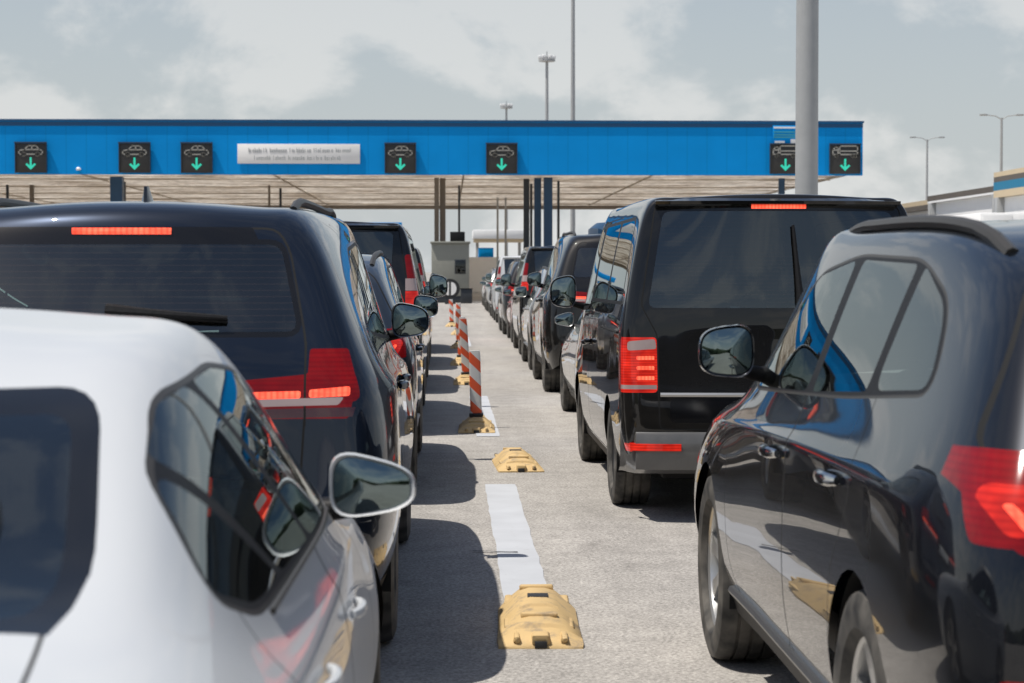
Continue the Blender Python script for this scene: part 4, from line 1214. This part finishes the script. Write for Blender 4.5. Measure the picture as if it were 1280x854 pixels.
# ------------------------------------------------------------------ the queues
place(make_sedan, 'saloon_car', -1.10, 1.72, 'white saloon in the left foreground with wing mirror showing', 'car', GL, pm=M['white'])
suv1 = place(make_suv, 'suv', -1.19, 7.08, 'dark navy estate-style SUV with lit horizontal tail lamp bars, just ahead of the white saloon', 'car', GL, pm=M['navy'])
cross1 = place(make_crossover, 'suv', -1.16, 12.75, 'dark blue SUV with pale sky-lit roof, second ahead of the white saloon', 'car', GL, pm=M['blueblack'], lvl=2, near=False)
van2 = place(make_van, 'van', -1.19, 18.2, 'black van with tall upright tail lamps in the left queue', 'van', GL, pm=M['black'], lvl=2, near=False, tall_lamps=True)
place(make_crossover, 'suv', 1.95, 3.90, 'glossy black SUV in the right foreground with curved roof rails and silver wheels', 'car', GR, pm=M['nearblack'])
van1 = place(make_van, 'van', 1.985, 11.85, 'dusty black van with upright rear wiper and lit stacked tail lamps, behind the lamp post', 'van', GR, pm=M['dusty'])
sed2 = place(make_sedan, 'saloon_car', 2.13, 17.75, 'silver saloon hidden mostly by the dusty black van', 'car', GR, pm=M['silver'], lvl=2, near=False)
def again(src, x, y, label, cat, group, mats=None, scale=None, rz=0):
    c = copy_tree(src, None, mats); c.location = (x, y, 0); c.rotation_euler = (0, 0, rz)
    if scale: c.scale = scale
    tag(c, label, cat, group); return c
t1 = again(suv1, 2.17, 24.0, 'tall dark SUV carrying a blue roof box, ahead of the silver saloon', 'car', GR, {M['navy']: M['dusty']}, (1, .98, 1.12))
b = bmesh.new()
secs = []
for y, w, h in ((-.95, .22, .06), (-.85, .33, .12), (-.3, .38, .16), (.5, .36, .15), (.95, .25, .09), (1.02, .15, .04)):
    secs.append([b.verts.new((px*w, y, pz)) for px, pz in ((-1, .0), (-1, h*.5), (-.8, h*.9), (-.3, h), (.3, h), (.8, h*.9), (1, h*.5), (1, 0))])
for A, B in zip(secs, secs[1:]):
    for q in range(7): b.faces.new((A[q], A[q+1], B[q+1], B[q]))
    b.faces.new((A[7], A[0], B[0], B[7]))
b.faces.new(secs[0]); b.faces.new(secs[-1]); bmesh.ops.recalc_face_normals(b, faces=b.faces)
rb = obj('roof_box', b, M['bluesteel'], loc=(2.22, 25.9, 1.985)); tag(rb, 'dark blue roof box on the tall SUV in the right queue', 'roof box')
again(cross1, 2.18, 29.6, 'silver SUV in the right queue between the roof box SUV and a boxy van', 'car', GR, {M['blueblack']: M['silver']}, (1, 1, .96))
again(van2, 2.22, 35.2, 'dark boxy van in the right queue, third ahead of the silver saloon', 'van', GR, {M['black']: M['dusty']})
again(sed2, 2.24, 41.4, 'red saloon in the right queue ahead of the boxy van', 'car', GR, {M['silver']: M['red']}, (1, 1, 1.04))
again(suv1, 2.28, 46.9, 'black SUV in the middle of the right queue, ahead of the red saloon', 'car', GR, {M['navy']: M['black']})
again(sed2, 2.32, 52.6, 'champagne saloon in the far part of the right queue', 'car', GR, {M['silver']: M['champagne']})
again(van2, 2.34, 58.0, 'white van in the far part of the right queue, ahead of the champagne saloon', 'van', GR, {M['black']: M['white']})
again(cross1, 2.36, 63.9, 'dark SUV in the far part of the right queue, ahead of the white van', 'car', GR)
again(sed2, 2.38, 69.4, 'white saloon far along the right queue', 'car', GR, {M['silver']: M['white']})
again(cross1, 2.4, 75.0, 'silver SUV far along the right queue, ahead of the white saloon', 'car', GR, {M['blueblack']: M['silver']})
again(sed2, 2.42, 80.6, 'grey blue saloon, next to last of the right queue', 'car', GR, {M['silver']: M['greyblue']})
again(sed2, 2.44, 86.4, 'white saloon at the head of the right queue by the booths', 'car', GR, {M['silver']: M['white']})
again(cross1, -1.22, 24.4, 'dark SUV hidden behind the black van of the left queue', 'car', GL, {M['blueblack']: M['black']})
again(suv1, -1.27, 30.3, 'grey SUV in the left queue with only its right mirror showing past the van', 'car', GL, {M['navy']: M['grey']})
again(van2, -1.34, 36.4, 'dark van at the far end of the left queue', 'van', GL, {M['black']: M['dusty']})
again(van1, -4.55, 14.2, 'black van in the next lane, only its roof showing above the navy SUV', 'van', 'vehicles in the next lane to the left', {M['dusty']: M['black']})

# ------------------------------------------------------------------ canopy
D = 100.
c = empty('checkpoint_canopy', (0, D, 0))
tag(c, 'long flat canopy with bright blue fascia spanning the checkpoint lanes', 'canopy')
XL, XR = -60., 20.9
ZB, ZT = 6.36, 9.0
b = bmesh.new(); box(b, ((XL+XR)/2, .15, (ZB+ZT)/2), (XR-XL, .3, ZT-ZB)); obj('fascia', b, M['fascia'], c, smooth=False)
b = bmesh.new(); box(b, ((XL+XR)/2, .13, ZT+.045), (XR-XL+.1, .42, .09)); box(b, ((XL+XR)/2, -.012, ZT-.14), (XR-XL, .02, .2)); obj('fascia_flashing', b, M['fasciatop'], c, smooth=False)
b = bmesh.new(); box(b, (XR-.45, 24.4, (ZB+ZT)/2+.15), (.3, 48., ZT-ZB-.3)); obj('side_fascia', b, M['fascia'], c, smooth=False)
b = bmesh.new()
box(b, ((XL+XR)/2-.1, 24.3, ZB+.12), (XR-XL-.6, 47.9, .08)); obj('soffit', b, M['soffit'], c, smooth=False)
for k in range(5):
    b = bmesh.new(); y = 6+k*9.6
    box(b, ((XL+XR)/2-.1, y, ZB+.045), (XR-XL-.8, .10, .06)); obj('cross_beam', b, M['tanbeam'], c, smooth=False)
b = bmesh.new(); box(b, ((XL+XR)/2, 48.5, ZB+.3), (XR-XL, .3, 1.0)); obj('rear_edge_beam', b, M['steelbeam'], c, smooth=False)
for k in range(9):
    b = bmesh.new(); x = XL+3.2+k*9.6
    box(b, (x, 24.3, ZB+.05), (.09, 47., .06)); obj('purlin', b, M['tanbeam'], c, smooth=False)
def column(px, d, w, mat, name='column'):
    X = (px-560)*d/2489
    b = bmesh.new(); box(b, (X, d-D, ZB/2), (w, w, ZB-.02), .01)
    box(b, (X, d-D, .12), (w+.25, w+.25, .24), .02)
    obj(name, b, mat, c, smooth=False)
for px, d, w, mt in ((150, 102.5, .62, 'bluesteel'), (157, 108, .3, 'darksteel'), (546, 103, .24, 'steelbeam'), (553.5, 103.4, .30, 'steelbeam'),
                     (658, 104, .30, 'darksteel'), (672, 103, .36, 'bluesteel'), (685, 102.5, .44, 'bluesteel'), (698, 106, .13, 'darksteel'), (664, 110, .14, 'darksteel'),
                     (338, 112, .12, 'steelbeam'), (352, 116, .14, 'darksteel'), (574, 112, .12, 'darksteel'),
                     (622, 130, .13, 'galv'), (632, 130, .13, 'galv'), (978, 103, .3, 'bluesteel'), (15, 112, .14, 'darksteel'), (45, 112, .22, 'steelbeam')):
    column(px, d, w, M[mt])
# lane signals
def signal(px, kind, label):
    X = (px-560)*D/2489
    r = empty('lane_signal', (X, D-.02, 6.42))
    b = bmesh.new(); box(b, (0, -.10, .74), (1.56, .16, 1.46), .03); obj('signal_box', b, M['signdark'], r)
    b = bmesh.new()
    for x in (-.76, .76): box(b, (x, -.20, .74), (.04, .06, 1.5))
    box(b, (0, -.22, 1.50), (1.6, .12, .05)); obj('visor', b, M['darksteel'], r, smooth=False)
    b = bmesh.new()
    y = -.196
    def seg(p, q, w=.06):
        p = Vector((p[0], p[1])); q = Vector((q[0], q[1])); d = (q-p).normalized(); nn = Vector((-d.y, d.x))*w/2
        pr = [tuple(p+nn-d*w/2), tuple(q+nn+d*w/2), tuple(q-nn+d*w/2), tuple(p-nn-d*w/2)]
        prism(b, pr, y, y-.012)
    if kind == 'car':
        for k, (p, q) in enumerate((((-.58, .92), (-.58, 1.10)), ((-.58, 1.10), (-.30, 1.15)), ((-.30, 1.15), (-.12, 1.34)), ((-.12, 1.34), (.26, 1.34)), ((.26, 1.34), (.42, 1.16)), ((.42, 1.16), (.58, 1.10)), ((.58, 1.10), (.58, .92)), ((-.58, .92), (-.44, .92)), ((-.24, .92), (.24, .92)), ((.44, .92), (.58, .92)), ((-.26, 1.15), (.40, 1.15)), ((.06, 1.17), (.06, 1.33)))): seg(p, q)
        for cx in (-.34, .34):
            P = [(cx+.10*math.cos(2*PI*k/10), .92+.10*math.sin(2*PI*k/10)) for k in range(10)]
            for k in range(10): seg(P[k-1], P[k], .05)
    else:
        for p, q in (((-.62, 1.0), (-.62, 1.22)), ((-.62, 1.22), (-.50, 1.34)), ((-.50, 1.34), (-.36, 1.34)), ((-.36, 1.34), (-.36, .95)), ((-.62, .98), (-.36, .98)), ((-.54, 1.2), (-.42, 1.2)),
                     ((-.28, 1.40), (.62, 1.40)), ((-.28, 1.40), (-.28, .98)), ((.62, 1.40), (.62, .98)), ((-.28, .98), (.62, .98)), ((-.28, 1.15), (.62, 1.15))): seg(p, q)
        for cx in (-.45, .36, .52):
            P = [(cx+.07*math.cos(2*PI*k/8), .90+.07*math.sin(2*PI*k/8)) for k in range(8)]
            for k in range(8): seg(P[k-1], P[k], .05)
    obj('pictogram', b, M['signpale'], r, smooth=False)
    b = bmesh.new()
    prism(b, [(-.05, .76), (.05, .76), (.05, .36), (.19, .48), (.26, .41), (0, .15), (-.26, .41), (-.19, .48), (-.05, .36)], y, y-.012)
    obj('arrow', b, M['green'], r, smooth=False)
    tag(r, label, 'lane signal', 'green arrow lane signals on the blue fascia')
signal(45, 'car', 'lane signal with car pictogram and green arrow, leftmost on the fascia')
signal(172.5, 'car', 'car lane signal, the left one of the close pair left of the white sign')
signal(249, 'car', 'car lane signal directly left of the white text sign')
signal(501, 'car', 'car lane signal directly right of the white text sign')
signal(627, 'car', 'car lane signal alone near the middle, above the blue columns')
signal(982, 'truck', 'lorry lane signal half hidden by the thick lamp post')
signal(1057, 'truck', 'lorry lane signal at the right end of the fascia')

# white text sign: two lines of small letters
r = empty('text_sign', ((375-560)*D/2489, D-.02, 6.36)); tag(r, 'long white sign with two lines of small grey lettering on the blue fascia', 'sign')
b = bmesh.new(); box(b, (0, -.04, 1.03), (6.1, .06, .98), .015); obj('sign_panel', b, M['signwhite'], r)
b = bmesh.new(); rg = random.Random(3)
def words(x0, lens, z, h, y=-.076):
    x = x0
    for n in lens:
        for k in range(n):
            w = rg.uniform(.055, .085); hh = h if (k == 0 or rg.random() < .25) else h*.68
            t = .026
            kind = rg.randrange(4)
            box(b, (x+t/2, y, z+hh/2), (t, .012, hh))
            if kind != 0: box(b, (x+w-t/2, y, z+h*.34), (t, .012, h*.68))
            if kind in (1, 2): box(b, (x+w/2, y-.001, z+h*.62), (w, .011, t))
            if kind in (2, 3): box(b, (x+w/2, y-.002, z+t/2), (w, .011, t))
            x += w+.035
        x += .11
    return x
words(-2.50, (9, 8, 10, 9, 8), 1.10, .22)
words(-2.22, (8, 6, 8, 7, 8), .72, .22)
obj('lettering', b, M['ink'], r, smooth=False)
# small blue-white panel above the lorry signal, partly hidden by the post
r = empty('notice_panel', ((990-560)*D/2489, D-.02, 7.95)); tag(r, 'blue panel with white and teal lines above the half hidden lorry signal', 'sign')
b = bmesh.new(); box(b, (0, -.03, .44), (1.9, .05, .95), .01); obj('sign_panel', b, M['fascia'], r)
b = bmesh.new()
box(b, (0, -.062, .80), (1.8, .014, .09)); box(b, (-.6, -.062, .08), (.5, .014, .1)); box(b, (.1, -.062, .12), (.28, .014, .2)); obj('white_lines', b, M['signwhite'], r, smooth=False)
b = bmesh.new()
for z in (.58, .44, .32): box(b, (0, -.062, z), (1.8, .014, .06))
obj('teal_lines', b, plain('teal_line', (.05, .32, .38), .5), r, smooth=False)
# small floodlight dot on the fascia
r = empty('floodlight', ((103-560)*D/2489, D-.02, 6.55)); tag(r, 'small white lamp on the blue fascia between the two left lane signals', 'lamp')
b = bmesh.new(); lathe(b, [(0, .0), (0, .11), (.08, .13), (.16, .05), (.16, 0)], 14, 'z'); obj('lamp_head', b, M['signwhite'], r, loc=(0, -.08, 0))
b = bmesh.new(); box(b, (0, -.03, .05), (.05, .1, .05)); obj('bracket', b, M['darksteel'], r, smooth=False)

# ------------------------------------------------------------------ booth and its round barrier
r = empty('control_booth', ((563-560)*97/2489, 97, 0)); tag(r, 'small beige control booth under the canopy between the two queues', 'booth')
b = bmesh.new(); box(b, (0, 1.0, 1.60), (1.83, 2.4, 2.55), .03); obj('wall', b, M['booth'], r)
b = bmesh.new(); box(b, (0, 1.0, 2.93), (1.95, 2.6, .10), .02); obj('roof', b, M['booth'], r)
b = bmesh.new(); box(b, (.48, -.215, 1.75), (.46, .03, .62), .01); obj('window', b, M['darkglass'], r)
b = bmesh.new(); box(b, (.48, -.21, 1.75), (.54, .02, .70), .01); obj('window_frame', b, M['darksteel'], r)
b = bmesh.new(); box(b, (.35, .6, 3.22), (.72, .7, .48), .03); obj('roof_unit', b, M['plastic'], r)
b = bmesh.new(); box(b, (0, 1.0, .16), (1.80, 2.36, .32), .02); obj('plinth', b, M['darksteel'], r)
r = empty('round_barrier_sign', ((562.5-560)*93/2489, 93, 0)); tag(r, 'round black disc sign with two white half moons in front of the booth', 'sign')
b = bmesh.new(); pr = [(.46*math.cos(2*PI*k/36), .72+.46*math.sin(2*PI*k/36)) for k in range(36)]; prism(b, pr, -.03, .03); obj('disc', b, M['rubber'], r, smooth=False)
b = bmesh.new()
for s in (1, -1):
    h = [(s*(.05+.25*math.cos(-PI/2+PI*k/16)), .72+.31*math.sin(-PI/2+PI*k/16)) for k in range(17)]
    b = bmesh.new(); prism(b, h, -.034, -.044); obj('half_moon', b, M['signwhite'], r, smooth=False)
b = bmesh.new(); box(b, (0, .06, .2), (.5, .14, .4), .02); obj('foot', b, M['darksteel'], r)
r = empty('equipment_cabinet', ((583-560)*95/2489, 95, 0)); tag(r, 'low dark cabinet beside the control booth', 'cabinet')
b = bmesh.new(); box(b, (0, 0, .34), (.55, .5, .68), .02); obj('cabinet_body', b, M['darksteel'], r)
b = bmesh.new(); box(b, (0, 0, .70), (.6, .55, .04), .01); obj('lid', b, M['plastic'], r)

# far white canopy and blue sign beyond the lanes
r = empty('far_canopy', (0, 170, 0)); tag(r, 'small white flat-roofed canopy far beyond the booth', 'canopy')
b = bmesh.new(); box(b, (4.3, 0, 4.65), (4.4, 6, .75), .05); obj('roof', b, M['truckwhite'], r)
b = bmesh.new(); box(b, (4.3, .1, 4.15), (4.2, 5.6, .22), .02); obj('soffit', b, M['tan'], r)
for x in (2.5, 6.1):
    b = bmesh.new(); box(b, (x, 0, 2.0), (.25, .25, 4.0), .01); obj('column', b, M['galv'], r)
r = empty('far_kiosk', (2.75, 150, 0)); tag(r, 'white kiosk with blue band far ahead below the far canopy', 'kiosk')
b = bmesh.new(); box(b, (0, 0, 1.3), (2.6, 3, 2.6), .04); obj('wall', b, M['truckwhite'], r)
b = bmesh.new(); box(b, (.1, 0, 2.95), (1.1, 2.6, .7), .03); obj('blue_band', b, M['fascia'], r)
r = empty('far_beam', (-7.5, 165, 0)); tag(r, 'thin blue roof edge showing above the black van of the left queue', 'roof')
b = bmesh.new(); box(b, (0, 0, 5.35), (7.4, 1, .45), .02); obj('roof_edge', b, M['fascia'], r)
for x in (-3.3, 3.3):
    b = bmesh.new(); box(b, (x, 0, 2.55), (.3, .3, 5.1), .01); obj('column', b, M['darksteel'], r)

# tree belt added behind the camera, unseen, to darken reflections in mirrors and paint
b = bmesh.new(); rows = []
for k in range(121):
    a = R(-160+320*k/120)-PI/2
    rr = 75+8*math.sin(k*.7)+random.uniform(-3, 3)
    hgt = 6+1.5*math.sin(k*.31)+random.uniform(-1.5, 1.5)
    if abs(-160+320*k/120) > 105: continue
    rows.append([b.verts.new((rr*math.cos(a)*(1+.03*q), rr*math.sin(a)*(1+.03*q), hgt*z_)) for q, z_ in ((0, 0), (.3, .55), (1, .85), (2, 1.))])
for A, B in zip(rows, rows[1:]):
    for q in range(3): b.faces.new((A[q], B[q], B[q+1], A[q+1]))
tag(obj('added_far_wood', b, plain('added_foliage', (.035, .05, .022), .9, var=.5, scale=.6)), 'added dark tree belt, unseen, for the reflections', 'added_wood', kind='stuff')

# ------------------------------------------------------------------ lamp posts and masts
r = empty('lamp_post', ((1009.5-560)*27/2489, 27, 0)); tag(r, 'thick pale grey lamp post rising behind the dusty black van', 'lamp post')
b = bmesh.new(); lathe(b, [(0, .158), (5.4, .150), (5.4, .141), (14, .10), (14, 0)], 28, 'z'); obj('pole', b, M['galv'], r)
b = bmesh.new(); lathe(b, [(0, .22), (.35, .22), (.4, .165)], 24, 'z'); lathe(b, [(5.38, .153), (5.38, .158), (5.44, .158), (5.44, .145)], 28, 'z'); obj('collar', b, M['galv'], r)
b = bmesh.new(); tube(b, [(0, 0, 13.9), (-.4, 0, 14.4), (-1.6, 0, 14.6)], .05, 8); obj('arm', b, M['galv'], r)
b = bmesh.new(); box(b, (-1.9, 0, 14.6), (.7, .3, .14), .04); obj('lamp_head', b, M['galv'], r)
def mast(px, d, z, label, head=True, w=.16):
    r = empty('light_mast', ((px-560)*d/2489, d, 0)); tag(r, label, 'light mast')
    b = bmesh.new(); lathe(b, [(0, w*1.3), (z, w*.8), (z, 0)], 14, 'z'); obj('pole', b, M['galv'], r)
    b = bmesh.new()
    lathe(b, [(z-.5, .1), (z-.45, .75), (z-.25, .75), (z-.2, .1)], 18, 'z')
    obj('lamp_ring', b, M['galv'], r)
    for k in range(6):
        a = 2*PI*k/6
        b = bmesh.new(); box(b, (.62*math.cos(a), .62*math.sin(a), z-.05), (.34, .34, .3), .05); obj('lamp_head', b, M['truckwhite'], r)
    b = bmesh.new(); tube(b, [(0, 0, z-.3), (0, 0, z+.45)], .05, 6); obj('finial', b, M['galv'], r)
mast(683.5, 180, 20.9, 'light mast with round lamp crown, the taller of two above the canopy')
mast(633, 245, 22.0, 'small distant light mast with lamp crown just clearing the canopy top')
r = empty('flag_pole', ((716-560)*160/2489, 160, 0)); tag(r, 'very tall thin bare pole rising past the top of the picture behind the canopy', 'pole')
b = bmesh.new(); lathe(b, [(0, .22), (34, .12), (34, 0)], 14, 'z'); obj('pole', b, M['galv'], r)
b = bmesh.new(); lathe(b, [(34, .0), (34.02, .16), (34.2, .2), (34.4, .0)], 14, 'z'); obj('finial', b, M['galv'], r)
def road_lamp(px, d, z, label):
    r = empty('street_lamp', ((px-560)*d/2489, d, 0)); tag(r, label, 'street lamp', 'double-arm street lamps beyond the canopy on the right')
    b = bmesh.new(); lathe(b, [(0, .14), (z, .08), (z, 0)], 12, 'z'); obj('pole', b, M['galv'], r)
    for s in (-1, 1):
        b = bmesh.new(); tube(b, [(0, 0, z-.1), (s*.4, 0, z+.12), (s*1.0, 0, z+.2)], .035, 6); obj('arm', b, M['galv'], r)
        b = bmesh.new(); box(b, (s*1.2, 0, z+.2), (.5, .22, .12), .03); obj('lamp_head', b, M['galv'], r)
road_lamp(1161.5, 165, 12.5, 'double-arm street lamp right of the canopy, the left and lower of two')
road_lamp(1255.5, 130, 11.6, 'double-arm street lamp near the right edge, the taller of two')

# ------------------------------------------------------------------ stepped roofs and white lorries on the right
def roof_canopy(label, x0, x1, y0, y1, z0, bands):
    r = empty('roadside_canopy', (x0, y0, 0)); tag(r, label, 'canopy', 'stepped roofs beyond the right queue')
    z = z0
    for nm, h, mt in bands:
        b = bmesh.new(); box(b, ((x1-x0)/2, (y1-y0)/2, z+h/2), (x1-x0+random.uniform(0, .02), y1-y0+random.uniform(0, .02), h)); obj(nm, b, M[mt], r, smooth=False); z += h
    b = bmesh.new(); box(b, ((x1-x0)/2, (y1-y0)/2, z0/2), (x1-x0-.5, y1-y0-.5, z0-.01)); obj('wall', b, M['truckwhite'], r, smooth=False)
    for k in range(4):
        b = bmesh.new(); box(b, (.24, 2+k*(y1-y0-4)/3, 1.6), (.06, 2.2, 3.0), .01); obj('shutter', b, M['galv'], r, smooth=False)
    for px in (.1, x1-x0-.1):
        for py in (.6, y1-y0-.6):
            b = bmesh.new(); box(b, (px, py, z0/2), (.35, .35, z0), .01); obj('column', b, M['galv'], r)
roof_canopy('near tan roof edge with teal stripe at the right edge of the picture', 23.3, 40, 68, 84.5, 4.65, (('soffit_band', .30, 'tan'), ('teal_stripe', .36, 'teal'), ('dark_band', .22, 'brown'), ('roof_edge', .20, 'tan')))
roof_canopy('flat dark-edged roof in the middle of the stepped roofs on the right', 24.2, 40, 87, 100, 4.95, (('soffit_band', .10, 'truckwhite'), ('roof_edge', .26, 'brown')))
roof_canopy('far tan roof receding behind the black van on the right', 25.0, 40, 101, 128, 4.75, (('soffit_band', .26, 'brown'), ('roof_edge', .24, 'tan')))
def lorry(x, y, label, h=3.9, rz=0):
    r = empty('lorry', (x, y, 0), rz); tag(r, label, 'lorry', 'white lorries parked beyond the right queue')
    b = bmesh.new(); box(b, (0, 6, (h+1.15)/2), (2.5, 9.5, h-1.15), .05); obj('cargo_box', b, M['truckwhite'], r)
    b = bmesh.new(); box(b, (0, 12.2, 1.95), (2.45, 2.0, 2.7), .18); obj('cab', b, M['truckwhite'], r)
    b = bmesh.new(); box(b, (0, 13.21, 2.45), (2.1, .03, .95), .01); obj('windscreen', b, M['darkglass'], r)
    b = bmesh.new(); box(b, (0, 6.5, .95), (.9, 11.5, .25), .02); obj('chassis', b, M['plastic'], r)
    b = bmesh.new()
    for xx in (-.6, .6): box(b, (xx, 1.235, (h+1.2)/2), (1.15, .03, h-1.35), .01)
    obj('rear_door', b, M['truckwhite'], r)
    for yy in (2.2, 3.5, 11.9):
        for s in (-1, 1):
            b = bmesh.new(); lathe(b, [(-.15, .0), (-.15, .3), (-.14, .48), (.14, .48), (.15, .3), (.1, .28), (.1, 0)], 24); obj('wheel', b, M['tyre'], r, loc=(s*1.05, yy, .48))
lorry(21.5, 74, 'white box lorry nearest the teal-striped roof on the right', 3.75)
lorry(20.6, 92, 'white box lorry parked under the middle stepped roof', 4.0)
lorry(20.4, 110, 'white box lorry farthest back beside the far tan roof', 4.2)

# ------------------------------------------------------------------ camera, sun, sky
cam = bpy.data.cameras.new('Camera'); co = bpy.data.objects.new('Camera', cam); col.objects.link(co)
cam.lens = 70; cam.sensor_width = 36; cam.clip_start = .1; cam.clip_end = 8000
yaw = math.atan(80/2489); pitch = math.atan(87/2489)
co.location = (0, 0, 1.5); co.rotation_euler = (PI/2-pitch, 0, -yaw)
cam.dof.use_dof = True; cam.dof.focus_distance = 12.5; cam.dof.aperture_fstop = 6.3
sc.camera = co

SUN_EL, SUN_AZ = 67., -106.   # azimuth from +Y towards +X (negative: from the left)
sd = Vector((math.cos(R(SUN_EL))*math.sin(R(SUN_AZ)), math.cos(R(SUN_EL))*math.cos(R(SUN_AZ)), math.sin(R(SUN_EL))))
sl = bpy.data.lights.new('Sun', 'SUN'); so = bpy.data.objects.new('Sun', sl); col.objects.link(so)
sl.energy = 5.0; sl.angle = R(.53); sl.color = (1, .95, .875)
so.rotation_euler = (-sd).to_track_quat('-Z', 'Y').to_euler()

w = bpy.data.worlds.new('World'); sc.world = w; w.use_nodes = True
nt = w.node_tree; N, L = nt.nodes, nt.links
bg = N['Background']
sky = N.new('ShaderNodeTexSky'); sky.sky_type = 'NISHITA'; sky.sun_disc = False
sky.sun_elevation = R(SUN_EL); sky.sun_rotation = R(SUN_AZ); sky.air_density = 1.0; sky.dust_density = 1.2; sky.ozone_density = 1.0
tc = N.new('ShaderNodeTexCoord'); sp = N.new('ShaderNodeSeparateXYZ'); L.new(tc.outputs['Generated'], sp.inputs[0])
# clouds: noise over the sky directions, flattened in height
mp = N.new('ShaderNodeMapping'); mp.inputs['Scale'].default_value = (1, 1, 1.45); mp.inputs['Location'].default_value = (.37, .1, .03)
L.new(tc.outputs['Generated'], mp.inputs[0])
n1 = N.new('ShaderNodeTexNoise'); n1.inputs['Scale'].default_value = 9.5; n1.inputs['Detail'].default_value = 12; n1.inputs['Roughness'].default_value = .57
n1.inputs['Distortion'].default_value = .15
L.new(mp.outputs[0], n1.inputs['Vector'])
rmp = N.new('ShaderNodeValToRGB'); rmp.color_ramp.elements[0].position = .455; rmp.color_ramp.elements[1].position = .585
rmp.color_ramp.interpolation = 'EASE'
L.new(n1.outputs['Fac'], rmp.inputs[0])
haze = N.new('ShaderNodeMix'); haze.data_type = 'RGBA'; haze.inputs[0].default_value = .62
haze.inputs[7].default_value = (5.55, 5.9, 6.05, 1)
L.new(sky.outputs[0], haze.inputs[6])
# haze thins out upwards
hz = N.new('ShaderNodeMapRange'); hz.inputs['From Min'].default_value = 0; hz.inputs['From Max'].default_value = .38; hz.inputs['To Min'].default_value = .95; hz.inputs['To Max'].default_value = .0
L.new(sp.outputs['Z'], hz.inputs['Value']); L.new(hz.outputs[0], haze.inputs[0])
cl = N.new('ShaderNodeMix'); cl.data_type = 'RGBA'; cl.inputs[7].default_value = (8.0, 8.0, 7.85, 1)
cf = N.new('ShaderNodeMath'); cf.operation = 'MULTIPLY'; L.new(rmp.outputs[0], cf.inputs[0])
cz = N.new('ShaderNodeMapRange'); cz.inputs['From Max'].default_value = .42; cz.inputs['To Min'].default_value = .72; cz.inputs['To Max'].default_value = .16
L.new(sp.outputs['Z'], cz.inputs['Value']); L.new(cz.outputs[0], cf.inputs[1])
L.new(cf.outputs[0], cl.inputs[0]); L.new(haze.outputs[2], cl.inputs[6])
L.new(cl.outputs[2], bg.inputs['Color']); bg.inputs['Strength'].default_value = .1

sc.view_settings.view_transform = 'Standard'; sc.view_settings.look = 'None'; sc.view_settings.exposure = 0
sc.cycles.max_bounces = 8; sc.cycles.transparent_max_bounces = 12
